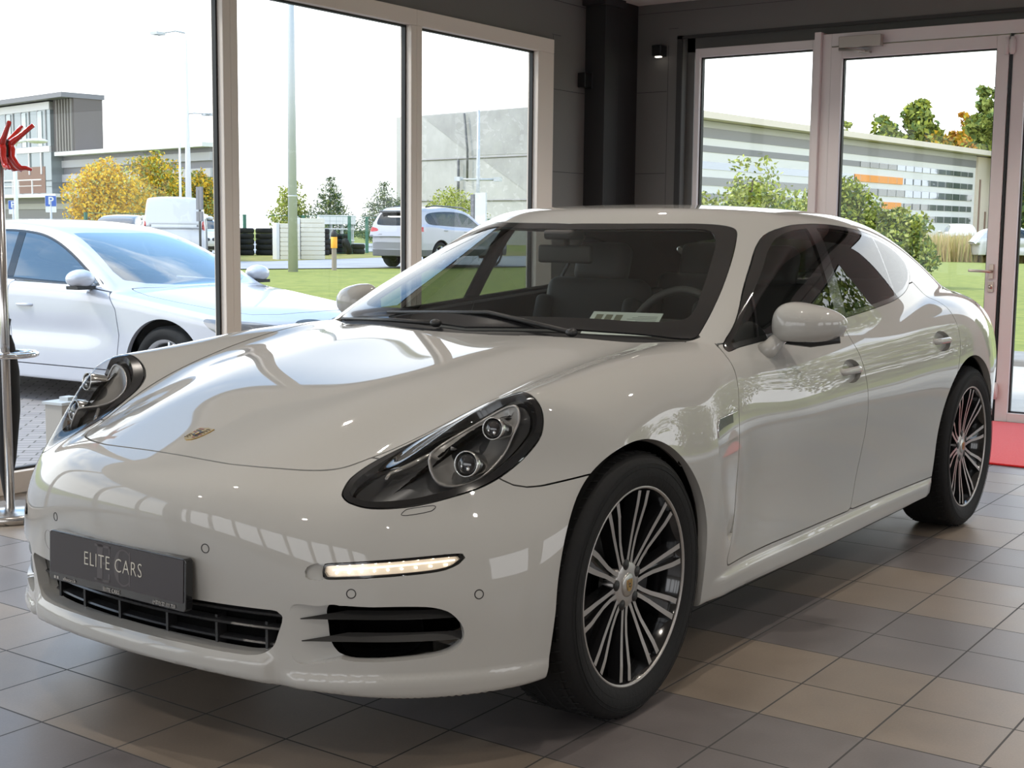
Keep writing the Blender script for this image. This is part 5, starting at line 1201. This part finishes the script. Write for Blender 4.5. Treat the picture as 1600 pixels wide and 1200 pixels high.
for (x0,y0),(x1,y1) in zip(FP,FP[1:]):
    m=MB(); L9=math.hypot(x1-x0,y1-y0); nn=int(L9/.25)
    for i in range(1,nn): t=i/nn; m.tube([(x0+(x1-x0)*t,y0+(y1-y0)*t,.22),(x0+(x1-x0)*t,y0+(y1-y0)*t,1.72)],.004,3,smooth=False)
    for i in range(9): z=.25+i*.184; m.tube([(x0,y0,z),(x1,y1,z)],.004 if i not in(0,8) else .012,3,smooth=False)
    m.build('wire_panel',FG,fo)
# cream board stacks, shelving and tyres in the yard
CRM=pm('board_cream2',(.74,.70,.58),.7)
def stack(x,y,w,h,lab):
    d=Vector((x+3,y+2.64,0)).normalized(); rz=math.atan2(d.y,d.x)-PI/2+.25; x,y=fz(x,y); w*=.845; h=h*.845; o=empty('board_stack',(x,y,.2),rz,lab,'board stack','cream board stacks in the yard'); n=int(h/.14)
    m=MB()
    for i in range(n): m.box((-w/2,-.3,i*h/n),(w/2,.3,(i+.88)*h/n))
    m.box((-w/2+.03,-.27,0),(w/2-.03,.27,h)); m.build('board_pile',CRM,o); m=MB(); m.box((-w/2-.12,-.28,0),(-w/2-.02,.28,h+.02)); m.build('edge_board',POLEW,o)
stack(35.2,35.2,.78,1.42,'lower cream board stack behind the big lamp post, left one'); stack(36.4,35.1,.98,1.64,'taller cream board stack just left of the lamp post'); 
o=empty('yard_rack',(40.6,37.6,.2),math.radians(-40),'white metal rack with shelves standing behind the fence','rack'); m=MB()
for x in (-.70,-.22,.26,.72): m.box((x-.03,-.3,0),(x+.03,-.24,1.6)); m.box((x-.03,.24,0),(x+.03,.3,1.6))
m.build('upright',GALV,o); m=MB(); [m.box((-.74,-.35,z),(.78,.35,z+.05)) for z in (.5,1.0)]; m.box((-.78,-.4,1.22),(.82,.4,1.62)); m.build('shelf',POLEW,o)
tm=MB(); tm.lathe([(.19,-.10),(.31,-.10),(.34,-.05),(.34,.05),(.31,.10),(.19,.10),(.19,-.10)],20)
rr=random.Random(4); TY=[]
for i in range(5):
    for j in range(6): TY.append((38.3+i*.62,41.6-i*.33,.1+.2*j,0,i,j))
T0=tm.build('tyre',RUBBER,None)
spots=[(*np.add(fz(38.1,41.9),(i*.69,-i*.32)),.31+.205*j,(0,0,0),'stack') for i in range(6) for j in range(5)]+[(*np.add(fz(43.8,42.4),(i*.6,-i*.35)),.31+.205*j,(0,0,0),'pile') for i in range(4) for j in range((4,3,4,2)[i])]
spots+=[(*fz(43.6,40.9),.53,(1.25,0,.6),'lean'),(*fz(44.5,40.5),.53,(1.2,.2,.9),'lean'),(*fz(45.9,41.9),.53,(1.3,0,.3),'lean')]
for i,(x,y,z,rot,kind) in enumerate(spots):
    t=T0 if i==0 else T0.copy()
    if i: COL.objects.link(t)
    t.location=(x,y,z); t.rotation_euler=rot
    if kind=='stack': tag(t,'black tyre, %s of the %s stack left of the cream boards'%(('bottom','second lowest','middle','second highest','top')[i%5],('leftmost','second','third','fourth','fifth','rightmost')[i//5]),'tyre','tyres in the wall left of the boards')
    elif kind=='pile':
        q=i-30; cnt=(4,3,4,2); c_=0
        while q>=cnt[c_]: q-=cnt[c_]; c_+=1
        tag(t,'black tyre, %s of the %s stack right of the lamp post'%(('bottom','second lowest','third lowest','topmost')[q],('leftmost','second','third','rightmost')[c_]),'tyre','tyres in the pile right of the lamp post')
    else: tag(t,('single tyre leaning behind the fence, nearest the lamp post','single tyre leaning behind the orange-banded post','single tyre leaning at the right end of the tyre pile')[i-len(spots)+3],'tyre')
# small electric box by the wall outside
o=empty('utility_box',(1.62,3.75,-.16),.1,'small grey metal utility box on the pavers outside the window','utility box'); m=MB(); m.box((-.03,-.06,0),(.13,.08,.445)); m.build('box_body',pm('box_grey',(.40,.37,.33),.6),o,bevel=.006); m=MB(); m.box((-.04,-.07,.44),(.14,.09,.455)); m.box((.05,-.02,.455),(.12,.05,.475)); m.build('box_lid',GALV,o); m=MB(); m.lathe([(.0005,.012),(.022,.012),(.022,0)],12,Matrix.Translation((.01,-.06,.385))@Matrix.Rotation(PI/2,4,'X')); m.box((.005,-.068,.32),(.015,-.06,.35)); m.build('box_lock',pm('lock_brown',(.16,.09,.05),.6),o)
# ======================= other vehicles =======================
def vehicle(name,label,spec,loc,rz,paint,group=None,cell=.03,sc=1):
    """body from side profiles: low = bonnet/boot line, top = cabin line, hw = half width"""
    fo,wb,ro,hw=spec['fo'],spec['wb'],spec['ro'],spec['hw']; x0,x1=-fo,wb+ro
    HL=Tab1(*zip(*spec['low']),-1.6,6.5); TP=Tab1(*zip(*spec['top']),-1.6,6.5); bt=spec['belt']; th=spec.get('tumble',.42); kb=spec.get('kb',.12)
    nz=spec.get('nose',.22); zb=spec.get('zb',.24); sh=spec.get('shoulder',0)
    def f(x,Y,z):
        tp=1-.10*np.clip((.25-x)/(fo+.25),0,1)**2-.10*np.clip((x-wb)/ro,0,1)**2
        w=hw*tp-.06*np.clip((z-.62),-1,1)**2-.02*np.exp(-((z-.60)/.10)**2)*spec.get('scoop',1)*np.clip((x-.5)/.4,0,1)*np.clip((wb-.4-x)/.4,0,1)
        lo=smax(z-HL(x)+.07*Y**2,Y-w,kb)
        fz=.10*np.clip((z-.55)/.5,0,1)**2+.08*np.clip((.45-z)/.3,0,1)
        lo=smax(lo,(x0+fz+nz*Y**2+.18*(Y/hw)**8)-x,.09); lo=smax(lo,x-(x1-.12*np.clip((z-.7)/.5,0,1)**2-.10*Y**2-.15*(Y/hw)**8),.09); lo=smax(lo,zb-z,.03)
        gw=hw*.945-.02-th*np.clip(z-bt,-.04,2)-.10*np.clip(z-bt-.2,0,2)**2-.05*np.clip((x-wb*.8)/1.5,0,1)**2
        g=smax(z-TP(x)+.05*Y**2+.10*Y**4,Y-gw,.10)
        g=smax(g,bt-.22-z,.02)
        return smin(lo,g,.04)
    zt=max(z for _,z in spec['top'])+.06
    V,T=surface_nets(f,(x0-.05,-cell*1.5,zb-.06),(x1+.06,hw+.05,zt),cell); V=project(f,V); s=Surf(V,T); s,_=s.cut(-s.V[:,1]); sk=Skin(f)
    root=empty(name,loc,rz,label,'car',group); root.scale=(sc,)*3
    r=spec['r']; R_=r+.055
    for xc in (0,wb): 
        fn=lambda V,xc=xc: np.where(V[:,1]>.45,np.hypot(V[:,0]-xc,np.maximum(V[:,2]-r,0))-R_,1.0); _,s=s.cut(fn(s.V))
    out={}
    d=reg([(x,0,z) for x,z in spec['dlo']],B_SIDE,lambda V:V[:,1]>.4); a,s=s.cut(d(s.V)); gl,ring=a.cut(d(a.V)+.02)
    for nm in ('L','R'):
        sk.make('window_trim',ring,BLACKG,root,nm,0)
    pl=spec.get('pillars',[])
    for x,dx,w in pl:
        pc,gl=gl.cut(np.maximum(xline(x,bt,x+dx,bt+.4)(gl.V),-(xline(x+w,bt,x+dx+w,bt+.4)(gl.V))) if 0 else np.abs(xline(x+w/2,bt,x+w/2+dx,bt+.4)(gl.V))-w/2)
        for nm in 'LR': sk.make('pillar_trim',pc,BLACKG,root,nm,0,off=.002)
    gm=spec.get('glass',GLASSD)
    for nm in 'LR': sk.make('side_window',gl,gm,root,nm,0)
    for nm,key in (('windscreen','ws'),('rear_window','rw')):
        if key in spec:
            p,s=s.cut(reg([(x,y) for x,y in spec[key]]+[(x,-y) for x,y in spec[key][::-1]],B_TOP,lambda V:V[:,2]>bt-.12,smooth=False)(s.V)); sk.make(nm,p,spec.get('glass2',gm),root,'B',0)
    for nm,pts,mat,sides,B in spec.get('cuts',[]):
        P=[(x,0,z) for x,z in pts] if B=='S' else [(0,x,z) for x,z in pts]
        gate={'F':lambda V:V[:,0]<.2,'R':lambda V:V[:,0]>x1-.26,'S':lambda V:V[:,1]>.35}[B]
        p,s=s.cut(reg(P,B_SIDE if B=='S' else B_FRONT,gate)(s.V)); 
        for nm2 in sides: sk.make(nm,p,mat,root,nm2,.02)
    for nm,pts in spec.get('doors',[]):
        fn=reg([(x,0,z) for x,z in pts],B_SIDE,lambda V:V[:,1]>.4,smooth=False); p,s=s.cut(fn(s.V)+.004); _,s=s.cut(fn(s.V)-.004)
        for nm2 in 'LR': sk.make(nm,p,paint,root,nm2,.03)
    if 'hood' in spec:
        fn=reg([(x,y) for x,y in spec['hood']]+[(x,-y) for x,y in spec['hood'][::-1]],B_TOP,lambda V:V[:,2]>.5,smooth=False); p,s=s.cut(fn(s.V)+.004); _,s=s.cut(fn(s.V)-.004); sk.make('bonnet',p,paint,root,'B',.03)
    if 'clad' in spec:
        p,s=s.cut(s.V[:,2]-spec['clad']); sk.make('lower_cladding',p,pm('cladding_grey',(.10,.10,.105),.6),root,'B',.03)
    sk.make('body_shell',s,paint,root,'B',.04)
    # wheels
    MW=Matrix.Rotation(PI/2,4,'X'); ww=.11; rim=r*.70
    m=MB(); m.lathe([(rim,ww-.02),(rim+.01,ww),(r-.03,ww),(r,ww-.04),(r,-ww+.04),(r-.03,-ww),(rim,-ww)],40,MW); w0=m.build('wheel',RUBBER,root)
    m=MB(); m.lathe([(rim+.002,ww-.015),(rim-.02,ww-.02),(rim-.035,ww-.06),(rim-.04,-.05)],40,MW)
    for i in range(spec.get('spk',5)):
        a=2*PI*i/spec.get('spk',5)
        for da in (-.11,.11): 
            c,q=math.cos(a+da),math.sin(a+da); m.tube([MW@Vector((.05*math.cos(a),.05*math.sin(a),ww-.045)),MW@Vector(((rim-.01)*c,(rim-.01)*q,ww-.02))],[.022,.014],6)
    m.lathe([(.0005,ww-.03),(.05,ww-.032),(.06,ww-.05)],20,MW); rm=m.build('rim',pm('rim_silver',(.55,.55,.56),.3,.9),w0)
    m=MB(); m.lathe([(.0005,-.02),(rim,-.02)],24,MW); m.build('wheel_back',DARKV,w0)
    yw=hw-.13; w0.location=(0,-yw,r)
    for x,y in ((wb,-yw),(0,yw),(wb,yw)):
        c=copy_tree(w0,root); c.location=(x,y,r); c.rotation_euler=(0,0,0 if y<0 else PI)
    for xc in (0,wb):
        for sd in (-1,1):
            m=MB(); n=16; V2=[]
            for i in range(n+1):
                a=-.3+(PI+.6)*i/n
                for y in (hw-.06,hw-.34): V2.append((xc+R_*math.cos(a)*.99,sd*y,r+R_*math.sin(a)*.99))
            m.add(V2,[(i*2,i*2+2,i*2+3,i*2+1) for i in range(n)]+[tuple(range(1,2*n+2,2))],True); m.build('wheel_arch_liner',DARKV,root)
    m=MB(); m.box((.45,-hw+.12,zb+.02),(wb-.45,hw-.12,zb+.25)); m.box((-fo+.35,-hw*.55,zb+.02),(x1-.35,hw*.55,bt-.25)); m.build('chassis',DARKV,root)
    # mirrors
    if 'mir' in spec:
        mx_,mz=spec['mir']
        for sd in (-1,1):
            m=MB(); m.sphere((mx_,sd*(hw+.07),mz),(.10,.12,.075),20,12); m.tube([(mx_+.02,sd*(hw-.08),mz-.07),(mx_,sd*(hw+.02),mz-.05)],.03,8); o=m.build('door_mirror',paint,root)
            m=MB(); m.box((mx_-.07,sd*(hw+.07)-.09,mz-.082),(mx_+.06,sd*(hw+.07)+.09,mz-.055)); m.build('mirror_base',BLACKP,o)
    if 'hnd' in spec:
        for hx,hz_ in spec['hnd']:
            for sd in (-1,1):
                y=0
                P=project(f,np.array([[hx-.09,hw,hz_],[hx-.03,hw,hz_],[hx+.05,hw,hz_],[hx+.11,hw,hz_]]),8); P[:,1]+=[.0,.022,.022,0]; P[:,1]*=sd; m=MB(); m.tube(P,[.008,.013,.013,.008],8); m.build('door_handle',paint if 'hc' not in spec else CHROME,root)
    root['_']=0; del root['_']
    return root,sk,f
# ---- silver-white fastback beside the window ----
PBM=pm('silver_white_paint',(.58,.59,.64),.35,.15,1.0)
bm_spec=dict(fo=.885,wb=3.07,ro=1.13,hw=.945,r=.345,belt=.965,zb=.20,tumble=.50,kb=.10,nose=.26,
 low=[(-.9,.70),(-.75,.76),(-.4,.845),(0,.905),(.4,.96),(.8,1.0),(1.5,1.03),(2.5,1.06),(3.3,1.09),(3.9,1.10),(4.2,1.0)],
 top=[(.0,.70),(.42,.93),(.6,1.03),(.9,1.19),(1.2,1.325),(1.5,1.425),(1.8,1.475),(2.2,1.50),(2.7,1.48),(3.2,1.40),(3.7,1.26),(4.1,1.12),(4.5,.95)],
 dlo=[(.72,.985),(.95,1.10),(1.2,1.225),(1.45,1.325),(1.7,1.385),(2.1,1.41),(2.6,1.395),(3.0,1.335),(3.35,1.23),(3.5,1.15),(3.42,1.10),(3.0,1.05),(2.4,1.02),(1.6,.99),(1.1,.975),(.85,.97)],
 pillars=[(1.80,.06,.09),(2.95,.12,.03)],
 ws=[(.47,0),(.50,.30),(.57,.55),(.66,.70),(.78,.70),(1.0,.64),(1.25,.575),(1.42,.54),(1.38,.3),(1.36,0)],
 hood=[(-.68,0),(-.66,.35),(-.58,.58),(-.40,.70),(0,.76),(.30,.78),(.55,.72),(.50,.55),(.42,.30),(.40,0)],
 cuts=[('headlamp',[(-.80,.64),(-.62,.735),(-.42,.765),(-.40,.74),(-.50,.67),(-.65,.61),(-.80,.60)],pm('lamp_clear',(.30,.30,.31),.08,.3,1),'LR','S'),
       ('headlamp',[(.43,.615),(.44,.68),(.50,.705),(.84,.755),(.885,.72),(.86,.66),(.60,.61)],pm('lamp_clear',(.30,.30,.31),.08,.3,1),'LR','F'),
       ('kidney_grille',[(.03,.70),(.10,.735),(.30,.735),(.37,.70),(.34,.58),(.30,.50),(.08,.50),(.03,.56)],pm('kidney_dark',(.06,.06,.06),.25,.3),'LR','F'),
       ('lower_intake',[(.30,.24),(.55,.24),(.72,.30),(.74,.42),(.60,.42),(.42,.36)],BLACKP,'LR','F')],
 doors=[('front_door',[(.60,.93),(.50,.80),(.46,.60),(.50,.38),(.60,.32),(1.70,.32),(1.76,.60),(1.77,.80),(1.76,.99),(1.0,.975)]),('rear_door',[(1.76,1.0),(1.77,.80),(1.76,.60),(1.70,.32),(2.55,.32),(2.68,.60),(2.75,.78),(3.0,.95),(3.12,1.05),(2.4,1.03)])],
 mir=(.80,1.03),hnd=[(1.55,.80),(2.75,.86)],glass=thin_glass('bmw_glass',(.16,.18,.19),5),glass2=thin_glass('bmw_screen',(.50,.53,.55),3.5))
vehicle('car','silver-white fastback car parked outside on the pavers, left of the white saloon',bm_spec,(4.637,5.397,-.161),math.radians(90)+.067,PBM,cell=.02)
SUVRZ=math.radians(180)+.033
# ---- grey estate SUV seen from behind ----
suv=dict(fo=.93,wb=2.69,ro=.98,hw=.925,r=.36,belt=1.07,zb=.32,tumble=.30,kb=.09,nose=.22,
 low=[(-.95,.86),(-.7,.96),(-.3,1.03),(.3,1.09),(1,1.12),(2.5,1.16),(3.4,1.20),(3.7,1.15)],
 top=[(0,.7),(.35,1.08),(.7,1.32),(1.05,1.53),(1.5,1.65),(2.2,1.69),(3.0,1.66),(3.35,1.60),(3.45,1.50),(3.62,1.20),(3.75,.8)],
 dlo=[(.72,1.12),(1.0,1.32),(1.25,1.46),(1.6,1.53),(2.2,1.55),(2.9,1.51),(3.15,1.44),(3.22,1.32),(3.1,1.20),(2.5,1.16),(1.5,1.12)],
 pillars=[(1.65,.03,.08),(2.62,.12,.10)],
 ws=[(.40,0),(.50,.65),(.62,.74),(1.15,.62),(1.05,0)], 
 clad=.50,spk=5,
 cuts=[('tail_lamp',[(.50,1.02),(.60,1.085),(.95,1.12),(.95,1.02),(.72,.985)],pm('tail_red',(.45,.012,.012),.2,0,.5),'LR','R'),
       ('rear_screen',[(0,1.15),(.55,1.17),(.62,1.22),(.60,1.44),(.56,1.49),(0,1.50),(-.2,1.50),(-.2,1.15)],GLASSD,'LR','R'),
       ('bumper_panel',[(0,.52),(.78,.52),(.80,.66),(.60,.70),(0,.70),(-.2,.70),(-.2,.52)],pm('bumper_mid',(.20,.20,.22),.5),'LR','R')],
 mir=(.75,1.14),hnd=[(1.5,1.0),(2.45,1.03)],glass=thin_glass('suv_glass',(.30,.34,.31),1.6),glass2=thin_glass('suv_glass',(.3,.3,.3)))
SG=pm('silver_grey_paint',(.40,.40,.46),.4,.2,.6)
suv_o,sk_,f_=vehicle('car','silver-grey estate SUV parked beyond the lawn, seen from behind',suv,(28.62,21.18,.20),SUVRZ,SG,cell=.035)
m=MB(); m.box((3.30,-.58,1.50),(3.56,.58,1.56)); m.build('roof_spoiler',BLACKG,suv_o,bevel=.02)
m=MB(); m.box((3.655,-.28,.86),(3.69,.28,.99)); pl_=m.build('number_plate',pm('plate_white',(.7,.7,.7),.5),suv_o)
t=text_mesh('MZ-3121',.105,pm('plate_text',(.04,.04,.05),.5),pl_,(0,0,0),Matrix.Identity(4),name='plate_text',offset=.001,sx=.95); t.matrix_local=Matrix.Translation((3.692,0,.925))@Matrix(((0,0,1,0),(1,0,0,0),(0,1,0,0),(0,0,0,1)))
for sd in (-1,1): m=MB(); m.tube([(.95,sd*.60,1.60),(1.3,sd*.60,1.68),(2.6,sd*.60,1.71),(3.0,sd*.60,1.66)],.018,6); m.build('roof_rail',BLACKG,suv_o)
m=MB(); m.tube([(3.56,.05,1.19),(3.57,-.22,1.20),(3.56,-.42,1.22)],.012,5); m.build('rear_wiper',BLACKP,suv_o)
dsuv=dict(suv); dsuv['cuts']=[c for c in suv['cuts'][:1]]+[('headlamp',[(.45,.80),(.60,.90),(.85,.93),(.80,.82)],pm('lamp_clear2',(.5,.5,.5),.1),'LR','F')]; dsuv['hnd']=[]
vehicle('car','black SUV parked behind the silver-grey SUV, seen past the windscreen',dsuv,(34.4,20.2,.2),SUVRZ+.25,pm('black_paint',(.03,.03,.033),.3,0,1),cell=.05)
# ---- small white saloon behind the fence, facing the road ----
sal=dict(fo=.85,wb=2.75,ro=1.05,hw=.90,r=.32,belt=.93,zb=.22,tumble=.42,
 low=[(-.85,.66),(-.6,.74),(0,.88),(.5,.96),(2.8,1.02),(3.4,1.05),(3.8,1.0)],top=[(.1,.7),(.55,.98),(.9,1.2),(1.3,1.38),(1.9,1.43),(2.5,1.36),(3.0,1.2),(3.4,1.04),(3.8,.7)],
 dlo=[(.75,.96),(1.1,1.20),(1.4,1.31),(1.9,1.35),(2.4,1.28),(2.85,1.08),(2.7,1.0),(1.6,.97)],pillars=[(1.6,.05,.08)],
 ws=[(.50,0),(.58,.5),(.70,.66),(1.2,.55),(1.22,0)],cuts=[('kidney_grille',[(.03,.62),(.08,.67),(.24,.67),(.30,.63),(.27,.56),(.06,.56)],BLACKP,'LR','F'),('headlamp',[(.42,.60),(.45,.67),(.80,.72),(.78,.64)],pm('lamp_grey',(.25,.25,.26),.2),'LR','F'),('lower_intake',[(-.1,.26),(.7,.26),(.7,.36),(-.1,.36)],BLACKP,'LR','F')],mir=(.75,.98),glass=thin_glass('pale_glass',(.35,.38,.4),2))
WP=pm('plain_white_paint',(.62,.62,.62),.35,0,1)
vehicle('car','small white saloon behind the fence beside the tyre wall',sal,(30.2,34.4,.2),math.radians(62),WP,cell=.05)
hat=dict(fo=.80,wb=2.6,ro=.75,hw=.89,r=.31,belt=.95,zb=.24,tumble=.38,low=[(-.8,.68),(-.4,.85),(0,.93),(.5,1.0),(2.6,1.05),(3.3,1.0)],top=[(0,.7),(.5,1.03),(.9,1.30),(1.3,1.46),(1.9,1.52),(2.6,1.46),(3.0,1.3),(3.3,1.0)],
 dlo=[(.7,1.02),(1.0,1.24),(1.3,1.37),(1.9,1.42),(2.5,1.38),(2.8,1.2),(2.7,1.08),(1.6,1.02)],pillars=[(1.6,.04,.08)],ws=[(.5,0),(.6,.6),(1.2,.55),(1.15,0)],mir=(.7,1.05),glass=thin_glass('pale_glass',(.35,.38,.4),2))
vehicle('car','white hatchback half hidden by the dry grass behind the glass door',hat,(78.2,22.0,.35),math.radians(205),WP,'cars beyond the dry grass',cell=.06)
vehicle('car','red car peeping over the dry grass at the right of the glass door',hat,(79.8,19.6,-.25),math.radians(60),pm('red_paint',(.55,.02,.02),.3,0,1),'cars beyond the dry grass',cell=.06)
vehicle('car','silver car seen past the hinge side of the glass door',hat,(60.5,12.4,.1),math.radians(120),pm('silver_paint',(.5,.5,.52),.3,.4,1),'cars beyond the dry grass',cell=.06)
vehicle('car','dark car parked left of the white vans behind the silver-white fastback',hat,(30.4,38.3,.15),math.radians(215),pm('dark_paint',(.10,.10,.11),.3,0,1),cell=.06)
van=dict(fo=.9,wb=3.3,ro=1.0,hw=.97,r=.34,belt=1.30,zb=.28,tumble=.10,kb=.10,low=[(-.9,.95),(-.5,1.10),(0,1.28),(.4,1.40),(1,1.5),(4,1.5)],top=[(-.4,.8),(-.1,1.25),(.3,1.62),(.75,1.90),(1.2,1.98),(2.5,2.0),(4.0,2.0),(4.15,1.9),(4.3,1.0)],
 dlo=[(.35,1.36),(.6,1.60),(.9,1.72),(1.35,1.74),(1.4,1.40),(.9,1.34)],ws=[(-.12,0),(-.05,.7),(.1,.8),(.70,.72),(.62,0)],cuts=[('rear_lamp',[(.82,1.05),(.93,1.05),(.93,1.3),(.82,1.3)],pm('tail_red',(.6,.02,.02)),'LR','R'),('side_lettering',[(2.3,1.62),(3.1,1.68),(3.05,1.73),(2.35,1.68)],BLACKP,'R','S')],mir=(.3,1.42),glass=thin_glass('van_glass',(.4,.45,.5),2.2))
vehicle('van','white panel van with blue-tinted windows right of the autumn trees',van,(40.6,47.0,-.1),math.radians(48),WP,'white vans behind the fastback',cell=.06)
vehicle('van','white high van nearest the window mullion, its rear toward the road',van,(26.5,31.6,.12),math.radians(228),WP,'white vans behind the fastback',cell=.06)
